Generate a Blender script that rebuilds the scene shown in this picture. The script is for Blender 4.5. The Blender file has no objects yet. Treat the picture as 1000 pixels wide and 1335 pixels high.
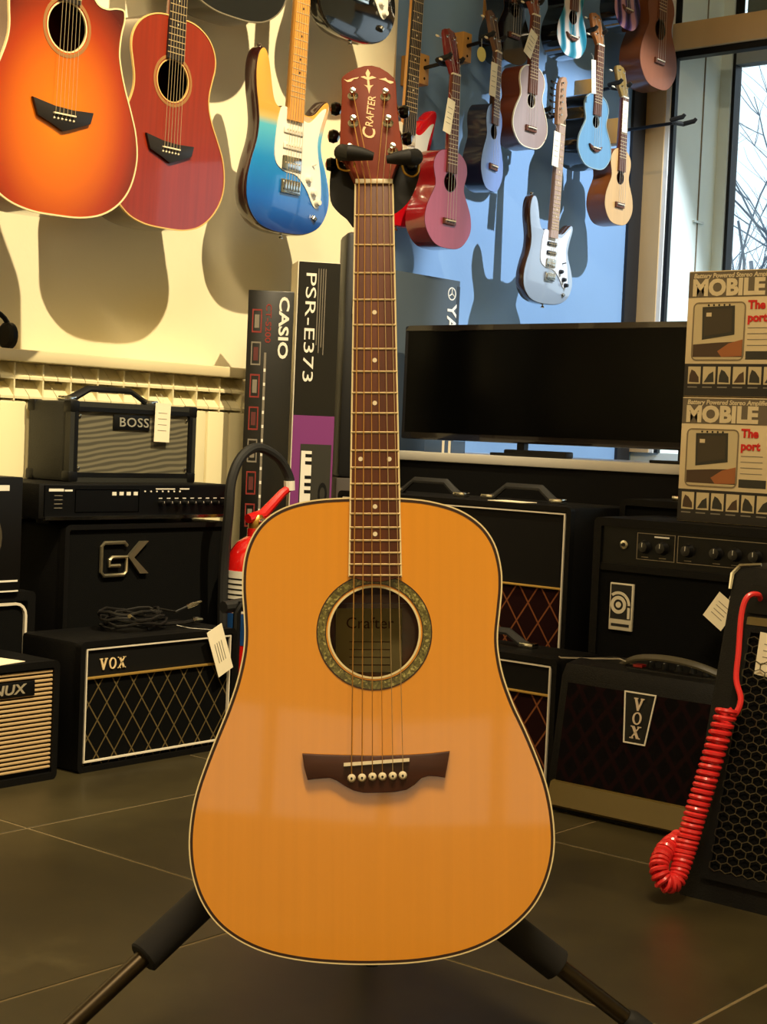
import bpy, bmesh, math, random
from mathutils import Vector, Matrix
random.seed(7)
PI = math.pi
scn = bpy.context.scene
COL = scn.collection

# ------------------------------------------------------------------ camera
# world axes follow the room: -X = instrument wall, +Y = window wall
F, CX, CY = 2030.0, 500.0, 667.5
PITCH, ROLL, YAW = math.radians(2.796), math.radians(2.447), math.radians(39.79)
CAM = Vector((0, 0, 0.72))
def _w(v):   # camera-heading frame -> room frame
    return Vector((v[0]*math.cos(YAW) - v[1]*math.sin(YAW), v[0]*math.sin(YAW) + v[1]*math.cos(YAW), v[2]))
_fw = Vector((0, math.cos(PITCH), -math.sin(PITCH))); _up = Vector((0, math.sin(PITCH), math.cos(PITCH))); _rt = Vector((1, 0, 0))
FW = _w(_fw)
RT = _w(math.cos(ROLL)*_rt + math.sin(ROLL)*_up)
UP = _w(-math.sin(ROLL)*_rt + math.cos(ROLL)*_up)
cd = bpy.data.cameras.new('camera'); cam = bpy.data.objects.new('camera', cd); COL.objects.link(cam)
cam.matrix_world = Matrix.Translation(CAM) @ Matrix((RT, UP, -FW)).transposed().to_4x4()
cd.sensor_fit = 'VERTICAL'; cd.sensor_height = 36.0; cd.lens = F/1335*36; cd.clip_start = 0.02; cd.clip_end = 200
scn.camera = cam
def ray(x, y): return FW + (x-CX)/F*RT - (y-CY)/F*UP
def hit(x, y, p, n):
    d = ray(x, y); return CAM + d*((p-CAM).dot(n)/d.dot(n))
def hx(x, y, c): return hit(x, y, Vector((c, 0, 0)), Vector((1, 0, 0)))
def hy(x, y, c): return hit(x, y, Vector((0, c, 0)), Vector((0, 1, 0)))
def hz(x, y, c=0.0): return hit(x, y, Vector((0, 0, c)), Vector((0, 0, 1)))
def D(x, y, t): return CAM + ray(x, y)*t

# ------------------------------------------------------------------ view, world, lights
scn.view_settings.view_transform = 'Standard'; scn.view_settings.look = 'None'
scn.view_settings.gamma = 1.0; scn.view_settings.use_curve_mapping = False
scn.view_settings.exposure = 0.0
wd = bpy.data.worlds.new('sky'); scn.world = wd; wd.use_nodes = True
wd.node_tree.nodes['Background'].inputs[0].default_value = (0.72, 0.90, 1.0, 1)
wd.node_tree.nodes['Background'].inputs[1].default_value = 1.55
def lamp(name, kind, loc, target, energy, color, **kw):
    l = bpy.data.lights.new(name, kind); l.energy = energy; l.color = color
    for k, v in kw.items(): setattr(l, k, v)
    o = bpy.data.objects.new(name, l); COL.objects.link(o); o.location = loc
    o.rotation_euler = (Vector(target)-Vector(loc)).to_track_quat('-Z', 'Y').to_euler(); return o
WARM = (1.0, 0.80, 0.50)
lamp('wall_spot', 'SPOT', (-.6, 2.16, 3.5), (-3.05, 2.2, 1.25), 720, (1.0, .83, .52), spot_size=math.radians(58), spot_blend=.45, shadow_soft_size=.025)
lamp('wall_spot', 'SPOT', (-.6, 4.4, 3.5), (-3.05, 4.6, 1.0), 700, (.80, .90, 1.0), spot_size=math.radians(31), spot_blend=.3, shadow_soft_size=.02)
for (lx, ly, e) in ((-.3, .5, 122), (1.6, 1.2, 10), (.6, -2.2, 40)):
    lamp('ceiling_panel', 'AREA', (lx, ly, 3.52), (lx, ly, 0), e, (1.0, .80, .50), shape='RECTANGLE', size=1.2, size_y=.3)
for (px_, py_) in ((-1.35, 5.52),):
    lamp('window_portal', 'AREA', (px_, py_, 1.5), (px_, 0, 1.5), 1, (1, 1, 1), shape='RECTANGLE', size=2.6, size_y=1.6).data.cycles.is_portal = True

# ------------------------------------------------------------------ materials
def lin(c): return tuple(((v/255+.055)/1.055)**2.4 if v/255 > .04045 else v/255/12.92 for v in c)
_M = {}
def M(name, rgb=(128, 128, 128), rough=.5, metal=0.0, coat=0.0, noise=0.0, nscale=8.0, stretch=(1, 1, 1), bump=0.0, bscale=200.0, emit=0.0, spec=.5):
    if name in _M: return _M[name]
    m = bpy.data.materials.new(name); m.use_nodes = True; nt = m.node_tree; b = nt.nodes['Principled BSDF']; L = nt.links
    c = lin(rgb)
    b.inputs['Base Color'].default_value = (*c, 1); b.inputs['Roughness'].default_value = rough; b.inputs['Metallic'].default_value = metal
    b.inputs['Coat Weight'].default_value = coat; b.inputs['Coat Roughness'].default_value = .04; b.inputs['Specular IOR Level'].default_value = spec
    if noise or bump:
        tc = nt.nodes.new('ShaderNodeTexCoord'); mp = nt.nodes.new('ShaderNodeMapping'); mp.inputs['Scale'].default_value = stretch
        L.new(tc.outputs['Object'], mp.inputs['Vector'])
    if noise:
        n = nt.nodes.new('ShaderNodeTexNoise'); n.inputs['Scale'].default_value = nscale; n.inputs['Detail'].default_value = 5
        L.new(mp.outputs[0], n.inputs['Vector'])
        r = nt.nodes.new('ShaderNodeValToRGB'); r.color_ramp.elements[0].position = .3; r.color_ramp.elements[1].position = .7
        r.color_ramp.elements[0].color = (*[v*(1-noise) for v in c], 1); r.color_ramp.elements[1].color = (*[min(1, v*(1+noise)) for v in c], 1)
        L.new(n.outputs['Fac'], r.inputs[0]); L.new(r.outputs[0], b.inputs['Base Color'])
    if bump:
        n2 = nt.nodes.new('ShaderNodeTexNoise'); n2.inputs['Scale'].default_value = bscale
        L.new(mp.outputs[0], n2.inputs['Vector']); bp = nt.nodes.new('ShaderNodeBump'); bp.inputs['Strength'].default_value = bump; bp.inputs['Distance'].default_value = .002
        L.new(n2.outputs['Fac'], bp.inputs['Height']); L.new(bp.outputs[0], b.inputs['Normal'])
    if emit:
        b.inputs['Emission Color'].default_value = (*c, 1); b.inputs['Emission Strength'].default_value = emit
    _M[name] = m; return m
def ramp_mat(name, build, rough=.4, coat=0.0):
    """material whose base colour comes from build(nodetree, objectcoord socket) -> colour socket"""
    if name in _M: return _M[name]
    m = bpy.data.materials.new(name); m.use_nodes = True; nt = m.node_tree; b = nt.nodes['Principled BSDF']
    b.inputs['Roughness'].default_value = rough; b.inputs['Coat Weight'].default_value = coat; b.inputs['Coat Roughness'].default_value = .04
    tc = nt.nodes.new('ShaderNodeTexCoord'); nt.links.new(build(nt, tc.outputs['Object']), b.inputs['Base Color'])
    _M[name] = m; return m
def math_node(nt, op, a, b=None, c=None):
    n = nt.nodes.new('ShaderNodeMath'); n.operation = op
    for i, v in enumerate((a, b, c)):
        if v is None: continue
        if isinstance(v, (int, float)): n.inputs[i].default_value = v
        else: nt.links.new(v, n.inputs[i])
    return n.outputs[0]
def ramp(nt, fac, stops):
    r = nt.nodes.new('ShaderNodeValToRGB'); e = r.color_ramp.elements
    while len(e) < len(stops): e.new(.5)
    for el, (p, c) in zip(e, stops): el.position = p; el.color = (*lin(c), 1)
    nt.links.new(fac, r.inputs[0]); return r.outputs[0]
def burst(name, cz, rx, rz, stops, rough=.25, coat=1.0):
    def f(nt, co):
        s = nt.nodes.new('ShaderNodeSeparateXYZ'); nt.links.new(co, s.inputs[0])
        dx = math_node(nt, 'DIVIDE', s.outputs[0], rx); dz = math_node(nt, 'DIVIDE', math_node(nt, 'SUBTRACT', s.outputs[2], cz), rz)
        d = math_node(nt, 'SQRT', math_node(nt, 'ADD', math_node(nt, 'MULTIPLY', dx, dx), math_node(nt, 'MULTIPLY', dz, dz)))
        return ramp(nt, d, stops)
    return ramp_mat(name, f, rough, coat)
def diamond(name, base, line, sx, sz, wdt=.06):
    def f(nt, co):
        s = nt.nodes.new('ShaderNodeSeparateXYZ'); nt.links.new(co, s.inputs[0])
        a = math_node(nt, 'MULTIPLY', s.outputs[0], 1/sx); c = math_node(nt, 'MULTIPLY', s.outputs[2], 1/sz)
        l1 = math_node(nt, 'PINGPONG', math_node(nt, 'ADD', a, c), .5); l2 = math_node(nt, 'PINGPONG', math_node(nt, 'SUBTRACT', a, c), .5)
        mn = math_node(nt, 'MINIMUM', l1, l2)
        return ramp(nt, mn, [(0, line), (wdt*.6, line), (wdt, base), (1, base)])
    m = ramp_mat(name, f, .9); m.node_tree.nodes['Principled BSDF'].inputs['Specular IOR Level'].default_value = .1; return m

TOLEX = M('tolex_black', (6, 5, 4), .6, spec=.2, bump=.35, bscale=350)
BLACK = M('black_plastic', (8, 8, 8), .45, spec=.3)
GLOSSB = M('black_gloss', (8, 8, 9), .08, coat=1)
RUBBER = M('rubber', (20, 19, 17), .65)
FOAM = M('foam', (22, 19, 16), .9)
CHROME = M('chrome', (210, 208, 200), .15, 1)
DCHROME = M('dark_chrome', (60, 58, 54), .12, 1)
STEEL = M('string_steel', (222, 196, 150), .3, .6)
BRONZE = M('string_bronze', (216, 164, 92), .35, .6)
FRETM = M('fret_metal', (226, 200, 150), .35, .45)
IVORY = M('ivory', (236, 222, 190), .35)
PAPER = M('paper', (238, 226, 196), .8, noise=.05)
INK = M('grey_ink', (120, 112, 98), .8)
WHITEP = M('white_print', (226, 220, 206), .6)
PIPE = M('white_piping', (215, 205, 185), .5)
GOLD = M('gold_trim', (205, 165, 85), .35, .6)
ROSEW = M('rosewood', (92, 46, 22), .45, noise=.3, nscale=14, stretch=(6, 6, .5))
DROSE = M('bridge_rosewood', (66, 34, 22), .4, noise=.3, nscale=14, stretch=(.5, 6, 6))
MAHOG = M('mahogany', (132, 58, 26), .35, coat=.5, noise=.18, nscale=10, stretch=(6, 6, .6))
BINDC = M('cream_binding', (232, 212, 160), .4)
SPRUCE = M('spruce_top', (226, 148, 34), .24, coat=1, noise=.025, nscale=9, stretch=(14, 1, .25))
EBONY = M('ebony', (32, 27, 24), .4)
MAPLE = M('maple_neck', (206, 146, 66), .35, coat=.4, noise=.1, nscale=10, stretch=(6, 6, .6))

# ------------------------------------------------------------------ mesh helpers
def finish(bm, name, mat, parent=None, sharp=32, kind=None):
    bmesh.ops.recalc_face_normals(bm, faces=bm.faces)
    for f in bm.faces: f.smooth = True
    lim = math.radians(sharp)
    for e in bm.edges:
        if len(e.link_faces) != 2 or e.calc_face_angle(0) > lim: e.smooth = False
    me = bpy.data.meshes.new(name); bm.to_mesh(me); bm.free()
    for m in (mat if isinstance(mat, (list, tuple)) else [mat]): me.materials.append(m)
    o = bpy.data.objects.new(name, me); COL.objects.link(o)
    if parent is not None: o.parent = parent
    if kind: o['kind'] = kind
    return o
def thing(name, label, cat, loc=(0, 0, 0), rotz=0.0, group=None, mw=None):
    o = bpy.data.objects.new(name, None); COL.objects.link(o); o.empty_display_size = .05
    if mw is not None: o.matrix_world = mw
    else: o.location = loc; o.rotation_euler = (0, 0, rotz)
    o['label'] = label; o['category'] = cat
    if group: o['group'] = group
    return o
def tagm(o, label, cat, group=None):
    o['label'] = label; o['category'] = cat
    if group: o['group'] = group
    return o
def struct(o): o['kind'] = 'structure'; return o
def inst(src, parent, mat4=None):
    c = bpy.data.objects.new(src.name.split('.')[0], src.data); COL.objects.link(c); c.parent = parent
    if mat4 is not None: c.matrix_basis = mat4
    return c
class B:
    """collects shapes of ONE part"""
    def __init__(s): s.bm = bmesh.new()
    def box(s, x0, x1, y0, y1, z0, z1, bv=0.0, seg=2):
        t = bmesh.new(); bmesh.ops.create_cube(t, size=1)
        for v in t.verts: v.co = Vector((x0+(v.co.x+.5)*(x1-x0), y0+(v.co.y+.5)*(y1-y0), z0+(v.co.z+.5)*(z1-z0)))
        if bv: bmesh.ops.bevel(t, geom=t.edges[:], offset=bv, segments=seg, affect='EDGES', profile=.5)
        return s._merge(t)
    def _merge(s, t, mat=None):
        mp = {}
        for v in t.verts: mp[v] = s.bm.verts.new(mat @ v.co if mat else v.co)
        for f in t.faces:
            try: s.bm.faces.new([mp[v] for v in f.verts])
            except ValueError: pass
        t.free(); return s
    def prism(s, pts, y0, y1, bv=0.0, axis='y'):
        """closed outline pts (x,z) extruded from y0 (front) to y1"""
        t = bmesh.new(); A = [t.verts.new((x, y0, z)) for x, z in pts]; C = [t.verts.new((x, y1, z)) for x, z in pts]
        t.faces.new(A); t.faces.new(C[::-1]); n = len(pts)
        for i in range(n): t.faces.new((A[i], C[i], C[(i+1) % n], A[(i+1) % n]))
        bmesh.ops.recalc_face_normals(t, faces=t.faces)
        if bv: bmesh.ops.bevel(t, geom=[e for e in t.edges if abs(e.verts[0].co.y-e.verts[1].co.y) < 1e-7], offset=bv, segments=2, affect='EDGES', profile=.5)
        if axis == 'x':
            for v in t.verts: v.co = Vector((v.co.y, v.co.x, v.co.z))
        elif axis == 'z':
            for v in t.verts: v.co = Vector((v.co.x, v.co.z, v.co.y))
        return s._merge(t)
    def tube(s, pts, r, n=8, closed=False, flat=1.0):
        pts = [Vector(p) for p in pts]; N = len(pts); rings = []
        rr = r if isinstance(r, (list, tuple)) else [r]*N
        up = None
        for i, p in enumerate(pts):
            a = pts[(i-1) % N] if (closed or i) else p; b = pts[(i+1) % N] if (closed or i < N-1) else p
            d = (b-a)
            if d.length < 1e-9: d = Vector((0, 0, 1))
            d.normalize()
            if up is None: up = d.orthogonal().normalized()
            up = (up - d*up.dot(d))
            if up.length < 1e-6: up = d.orthogonal()
            up.normalize(); sd = d.cross(up)
            rings.append([s.bm.verts.new(p + (up*math.cos(2*PI*k/n) + sd*math.sin(2*PI*k/n)*flat)*rr[i]) for k in range(n)])
        for i in range(N if closed else N-1):
            A, C = rings[i], rings[(i+1) % N]
            for k in range(n): s.bm.faces.new((A[k], A[(k+1) % n], C[(k+1) % n], C[k]))
        if not closed:
            s.bm.faces.new(rings[0][::-1]); s.bm.faces.new(rings[-1])
        return s
    def cyl(s, c, axis, r, h, n=20, r2=None):
        """cylinder from c along unit axis by h"""
        c = Vector(c); ax = Vector(axis).normalized()
        return s.tube([c, c+ax*h], [r, r if r2 is None else r2], n)
    def lathe(s, c, axis, prof, n=24):
        c = Vector(c); ax = Vector(axis).normalized(); u = ax.orthogonal().normalized(); v = ax.cross(u); rings = []
        for r, h in prof:
            r = max(r, 1e-4); rings.append([s.bm.verts.new(c+ax*h+(u*math.cos(2*PI*k/n)+v*math.sin(2*PI*k/n))*r) for k in range(n)])
        for A, C in zip(rings, rings[1:]):
            for k in range(n): s.bm.faces.new((A[k], A[(k+1) % n], C[(k+1) % n], C[k]))
        s.bm.faces.new(rings[0][::-1]); s.bm.faces.new(rings[-1]); return s
    def ring(s, x0, x1, z0, z1, t, y0, y1, r=0.0):
        """rectangular frame, outer x0..x1, z0..z1, bar t"""
        def rr(a0, a1, b0, b1, rad):
            if rad <= 0: return [(a0, b0), (a1, b0), (a1, b1), (a0, b1)]
            o = []
            for cx, cz, st in ((a1-rad, b0+rad, -PI/2), (a1-rad, b1-rad, 0), (a0+rad, b1-rad, PI/2), (a0+rad, b0+rad, PI)):
                for k in range(5): a = st+k*PI/8; o.append((cx+rad*math.cos(a), cz+rad*math.sin(a)))
            return o
        return s.loopring(rr(x0, x1, z0, z1, r), rr(x0+t, x1-t, z0+t, z1-t, max(r-t, r*.3)), y0, y1)
    def loopring(s, po, pi, y0, y1):
        n = len(po); V = s.bm.verts.new
        a = [V((x, y0, z)) for x, z in po]; b = [V((x, y0, z)) for x, z in pi]; c = [V((x, y1, z)) for x, z in po]; d = [V((x, y1, z)) for x, z in pi]
        for i in range(n):
            j = (i+1) % n
            s.bm.faces.new((a[i], a[j], b[j], b[i])); s.bm.faces.new((c[i], c[j], d[j], d[i])); s.bm.faces.new((a[i], a[j], c[j], c[i])); s.bm.faces.new((b[i], b[j], d[j], d[i]))
        return s
    def poly(s, pts):
        s.bm.faces.new([s.bm.verts.new(p) for p in pts]); return s
    def build(s, name, mat, parent=None, kind=None, sharp=32): return finish(s.bm, name, mat, parent, sharp, kind)
def crom(pts, per=6, closed=False):
    out = []; n = len(pts)
    for i in range(n if closed else n-1):
        P = [pts[(i+k-1) % n] if closed else pts[max(0, min(n-1, i+k-1))] for k in range(4)]
        for j in range(per):
            t = j/per; t2 = t*t; t3 = t2*t
            out.append(tuple(.5*((2*P[1][q])+(-P[0][q]+P[2][q])*t+(2*P[0][q]-5*P[1][q]+4*P[2][q]-P[3][q])*t2+(-P[0][q]+3*P[1][q]-3*P[2][q]+P[3][q])*t3) for q in range(len(pts[0]))))
    if not closed: out.append(tuple(pts[-1]))
    return out
def half_round(b, secs, y0):
    """neck: flat front at y0, rounded back; secs = (x centre, z, half width, depth)"""
    rings = []
    for xc, z, hw, dp in secs:
        rings.append([b.bm.verts.new((xc-hw*math.cos(PI*k/10), y0+dp*math.sin(PI*k/10)**.8, z)) for k in range(11)])
    for A, C in zip(rings, rings[1:]):
        for k in range(11): b.bm.faces.new((A[k], A[(k+1) % 11], C[(k+1) % 11], C[k]))
    b.bm.faces.new(rings[0][::-1]); b.bm.faces.new(rings[-1])
def text(name, s, size, mat, parent, x, y, z, ang=0.0, ext=.0006, bold=0.0, shear=0.0, xs=1.0, align='CENTER', lay='front', spacing=1.0):
    """lettering facing -Y (lay='front') or lying upward (lay='top')"""
    cu = bpy.data.curves.new('t', 'FONT'); cu.body = s; cu.size = size; cu.align_x = align; cu.align_y = 'CENTER'; cu.extrude = ext; cu.offset = bold; cu.shear = shear; cu.space_character = spacing; cu.resolution_u = 3
    o = bpy.data.objects.new('t', cu); COL.objects.link(o)
    me = bpy.data.meshes.new_from_object(o.evaluated_get(bpy.context.evaluated_depsgraph_get())); bpy.data.objects.remove(o); bpy.data.curves.remove(cu)
    ca, sa = math.cos(ang), math.sin(ang)
    for v in me.vertices:
        a, b, c = v.co.x*xs, v.co.y, v.co.z
        a, b = a*ca-b*sa, a*sa+b*ca
        v.co = (x+a, y-c, z+b) if lay == 'front' else (x+a, y+b, z+c)
    me.name = name; me.materials.append(mat)
    t = bpy.data.objects.new(name, me); COL.objects.link(t); t.parent = parent; return t

# ================================================================== SETTING
XL, YB, ZC = -3.05, 5.10, 3.60
CREAM = M('cream_paint', (243, 232, 196), .7, noise=.03, nscale=3, bump=.15, bscale=60)
BLUEP = M('blue_paint', (130, 164, 202), .65, noise=.03, nscale=3, bump=.15, bscale=60)
TIMB = M('beige_timber', (205, 172, 122), .5, noise=.08, nscale=6, stretch=(1, 1, .3))
TEAL = M('reveal_paint', (232, 242, 236), .7, noise=.06, nscale=4)
def wallbox(name, a, mat): return struct(B().box(*a).build(name, mat))
wallbox('wall_left', (XL-.2, XL, -4.2, 3.63, 0, ZC), CREAM)
wallbox('wall_left', (XL-.2, XL, 3.63, YB+.6, 0, ZC), BLUEP)
wb = struct(B().box(XL, -2.95, YB, YB+.45, 0, ZC).box(-2.95, .7, YB, YB+.45, 0, .7).box(.7, 3.6, YB, YB+.45, 0, ZC).box(-2.95, .7, YB, YB+.45, 2.72, ZC).box(-.9, .7, YB, YB+.45, 1.86, 2.72).build('wall_back', TEAL))  # unseen right opening kept low and short to shape the red brown guitar's reflection
struct(B().box(3.6, 3.8, -2.7, YB+.45, 0, ZC).box(3.6, 3.8, -4.2, -2.7, 0, .62).box(3.6, 3.8, -4.2, -2.7, 1.22, ZC).build('wall_right', CREAM))
struct(B().box(XL-.2, 2.1, -4.4, -4.2, 0, ZC).box(2.1, 3.8, -4.4, -4.2, 0, .62).box(2.1, 3.8, -4.4, -4.2, 1.22, ZC).build('wall_front', CREAM))
wallbox('ceiling', (XL-.2, 3.8, -4.4, YB+.5, ZC, ZC+.15), M('ceiling_paint', (225, 215, 190), .8, noise=.03))
# floor: slab (joint colour) with large tiles
def tile_col(nt, co):
    n = nt.nodes.new('ShaderNodeTexNoise'); n.inputs['Scale'].default_value = 2.6; n.inputs['Detail'].default_value = 8; n.inputs['Roughness'].default_value = .65
    g = nt.nodes.new('ShaderNodeNewGeometry'); nt.links.new(g.outputs['Position'], n.inputs['Vector'])
    return ramp(nt, n.outputs['Fac'], [(.3, (42, 36, 19)), (.5, (58, 51, 30)), (.62, (66, 58, 35)), (.78, (100, 91, 62))])
TILE = ramp_mat('floor_tile', tile_col, .38)
floor = struct(B().box(XL-.2, 3.8, -4.4, YB+.5, -.1, -.0012).build('floor', M('joint', (112, 96, 64), .8)))
TS = .65
t0 = B().box(0, TS-.006, 0, TS-.006, -.02, 0, bv=.0008, seg=1).build('tile', TILE, floor)
t0.location = (-1.56+.003, 1.707+.003, 0)
for i in range(-3, 8):
    for j in range(-5, 6):
        if (i, j) == (0, 0): continue
        if -1.56+i*TS > 3.5: continue
        c = inst(t0, floor); c.location = (-1.56+i*TS+.003, 1.707+j*TS+.003, 0)
# window in the back wall
w1 = thing('window_1', '', ''); del w1['label'], w1['category']; w1['kind'] = 'structure'
B().box(XL+.002, -2.962, YB-.025, YB, 0.7, 2.9).build('window_post', TIMB, w1)
B().box(-2.962, -2.945, YB-.02, YB+.005, .7, 2.72).build('window_bead', M('white_bead', (235, 235, 230), .5), w1)
B().box(-2.945, -2.93, YB-.012, YB+.01, .7, 2.72).build('window_gasket', BLACK, w1)
B().box(-2.945, -.9, YB-.03, YB+.04, 2.172, 2.27, bv=.004).build('window_beam', TIMB, w1)
B().box(-2.945, -.9, YB-.012, YB+.03, 2.148, 2.172).build('window_gasket', BLACK, w1)
GLASS = bpy.data.materials.new('window_glass'); GLASS.use_nodes = True
nt = GLASS.node_tree; nt.nodes.clear(); mo = nt.nodes.new('ShaderNodeOutputMaterial'); mx = nt.nodes.new('ShaderNodeMixShader'); tr = nt.nodes.new('ShaderNodeBsdfTransparent'); gl = nt.nodes.new('ShaderNodeBsdfGlossy'); gl.inputs['Roughness'].default_value = .02
mx.inputs[0].default_value = .05; nt.links.new(tr.outputs[0], mx.inputs[1]); nt.links.new(gl.outputs[0], mx.inputs[2]); nt.links.new(mx.outputs[0], mo.inputs[0])
FRW = M('outer_frame', (214, 224, 220), .5)
xe = [-2.95, -1.92, -.9, .7]
for k in range(3):
    a, b = xe[k], xe[k+1]; zt = 2.72 if k < 2 else 1.86
    B().box(a, a+.045, YB+.36, YB+.43, .7, zt).build('mullion', FRW, w1)
    B().box(a+.045, a+.058, YB+.37, YB+.42, .7, zt).build('mullion_seal', BLACK, w1)
    B().box(a+.058, b, YB+.39, YB+.396, .7, min(zt, 2.2)).build('pane', GLASS, w1)
    if k == 2: continue
    B().box(a+.058, b, YB+.37, YB+.43, 2.2, 2.3).build('transom', M('grey_blind', (150, 155, 155), .7), w1)
    B().box(a+.058, b, YB+.39, YB+.396, 2.3, 2.72).build('pane', GLASS, w1)
    B().box(a+.058, b, YB+.44, YB+.445, 2.3, 2.72).build('upper_panel', M('green_grey_panel', (84, 92, 78), .6), w1)
TINT = GLASS.copy(); TINT.name = 'tinted_glass'; TINT.node_tree.nodes['Transparent BSDF'].inputs[0].default_value = (1.0, .92, .74, 1)  # warm tint, only to tone the reflection from the added rear window
w2 = thing('added_window', '', ''); del w2['label'], w2['category']; w2['kind'] = 'structure'  # unseen window, added so its brightness reflects on the main guitar top
B().box(2.1, 3.7, -4.31, -4.304, .62, 1.22).build('pane', TINT, w2); B().box(3.704, 3.71, -4.3, -2.7, .62, 1.22).build('pane', TINT, w2)
for a in (2.1, 2.75, 3.58): B().box(a, a+.05, -4.34, -4.28, .62, 1.22).build('mullion', FRW, w2)
for a in (-3.5,): B().box(3.67, 3.74, a, a+.05, .62, 1.22).build('mullion', FRW, w2)
tr1 = struct(B().box(XL, XL+.012, 4.985, YB-.03, .2, 2.9).build('trim_1', M('dark_trim', (22, 19, 18), .6)))
cr = B().tube([(-2.949, YB+.235, 2.7), (-2.949, YB+.235, .8)], .0035, 6).build('cable_conduit', M('conduit', (120, 110, 90), .6), w1)
B().box(-2.952, -2.94, YB+.2, YB+.27, 1.58, 1.588).build('conduit_clip', FRW, w1)
# bare trees beyond the glass
BARK = M('bark', (112, 124, 140), .9)
def tree(base, hgt, seed, label, spread=1.0):
    rnd = random.Random(seed); t = thing('bare_tree', label, 'tree', base)
    bb = B(); tw = B()
    def grow(p, d, ln, r, lvl):
        pts = [p]; q = p.copy(); dd = d.copy()
        for k in range(5):
            dd = (dd+Vector((rnd.uniform(-.22, .22), rnd.uniform(-.22, .22), rnd.uniform(-.05, .2)))).normalized(); q = q+dd*ln/5; pts.append(q.copy())
        (bb if lvl < 2 else tw).tube(pts, [r*(1-.13*k) for k in range(6)], 5 if lvl < 3 else 3)
        if lvl >= 4: return
        for k in range(3 if lvl else 7):
            i = rnd.randint(1, 5); a = rnd.uniform(0, 2*PI)
            nd = (dd*.75+Vector((math.cos(a), math.sin(a), rnd.uniform(-.25, .6)))*spread*.75).normalized()
            grow(pts[i], nd, ln*rnd.uniform(.5, .75), r*.5, lvl+1)
    grow(Vector((0, 0, 0)), Vector((.05, 0, 1)), hgt*.42, .042, 0)
    bb.build('trunk', BARK, t); tw.build('twigs', BARK, t, kind='stuff'); return t
tree((-4.75, 9.6, -.6), 6.2, 11, 'bare slender tree outside the shop window', 1.25)
tree((-6.9, 12.6, -.6), 6.6, 5, 'bare tree standing further off behind the slender one', 1.2)
gnd = struct(B().box(-30, 30, YB+.55, 40, -.9, -.6).build('ground', M('pavement', (52, 54, 54), .9, noise=.1)))
# ledge and radiator along the instrument wall
ledge = tagm(B().box(XL, -2.925, -1.0, 2.97, .855, .882, bv=.004).build('wall_ledge', M('ledge_paint', (228, 212, 168), .5, noise=.04)), 'cream painted ledge running along the wall above the radiator', 'ledge')
RADM = M('radiator_enamel', (232, 220, 176), .4)
rad = thing('radiator', 'cream sectional radiator with slanted vent slots below the ledge', 'radiator', (-2.95, 2.0, .1))
rb = B()
rb.box(-.072, 0, 0, .076, 0, .665, bv=.006)                 # flat face
rb.box(-.06, 0.0, .036, .040, .665, .752)                    # web
for zz in (.69, .735):
    q = rb.bm; v = [q.verts.new(p) for p in ((0, 0, zz-.014), (0, .080, zz-.014), (-.035, .080, zz+.02), (-.035, 0, zz+.02))]; q.faces.new(v)
    v = [q.verts.new(p) for p in ((0, 0, zz-.020), (0, .080, zz-.020), (0, .080, zz-.014), (0, 0, zz-.014))]; q.faces.new(v)
rb.box(-.075, -.062, 0, .08, .66, .752)
s0 = rb.build('radiator_section', RADM, rad)
for k in range(-6, 12):
    if k: inst(s0, rad, Matrix.Translation((0, k*.0815, 0)))
B().box(-.09, -.072, -.49, .97, .05, .7).build('radiator_back', RADM, rad)

# ================================================================== THE GUITAR ON ITS STAND
O_ = D(484.5, 1258, 1.70); N_ = D(487.5, 242, 1.785)
gz = (N_-O_).normalized(); gx = (RT - gz*RT.dot(gz)).normalized(); gy = gz.cross(gx)
GM = Matrix((gx, gy, gz)).transposed().to_4x4(); GM.translation = O_
GI = GM.inverted()
def L(px, py, yo=0.0):
    p = GI @ hit(px, py, O_+gy*yo, gy); return (p.x, p.z)
g = thing('acoustic_guitar', 'natural spruce top acoustic guitar held upright on the black floor stand', 'guitar', mw=GM)
outl = [(484, 1258), (430, 1256.5), (385, 1251.5), (345, 1242), (310, 1226), (282, 1204), (262, 1175), (250.5, 1142), (246, 1106), (248, 1070), (255, 1034), (267, 998), (281, 962), (296, 925), (308, 890), (316, 855), (318.5, 828), (317.5, 800), (315.5, 770), (316.5, 740), (322, 714), (334, 690), (353, 671), (380, 658), (415, 651), (457, 648.5),
        (490, 648), (522, 649), (560, 653), (598, 664), (627, 683), (645, 708), (653.5, 738), (655, 765), (652.5, 795), (649.5, 825), (650.5, 850), (657, 882), (670, 918), (686, 952), (701, 988), (713, 1022), (720.5, 1057), (723.5, 1092), (721, 1122), (712, 1153), (696, 1182), (672, 1207), (640, 1229), (600, 1245), (545, 1255)]
GO = crom([L(*p) for p in outl], 4, True)
hc = L(488, 824); hr = (L(547, 824)[0]-L(429, 824)[0])/2
BD = .105
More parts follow.
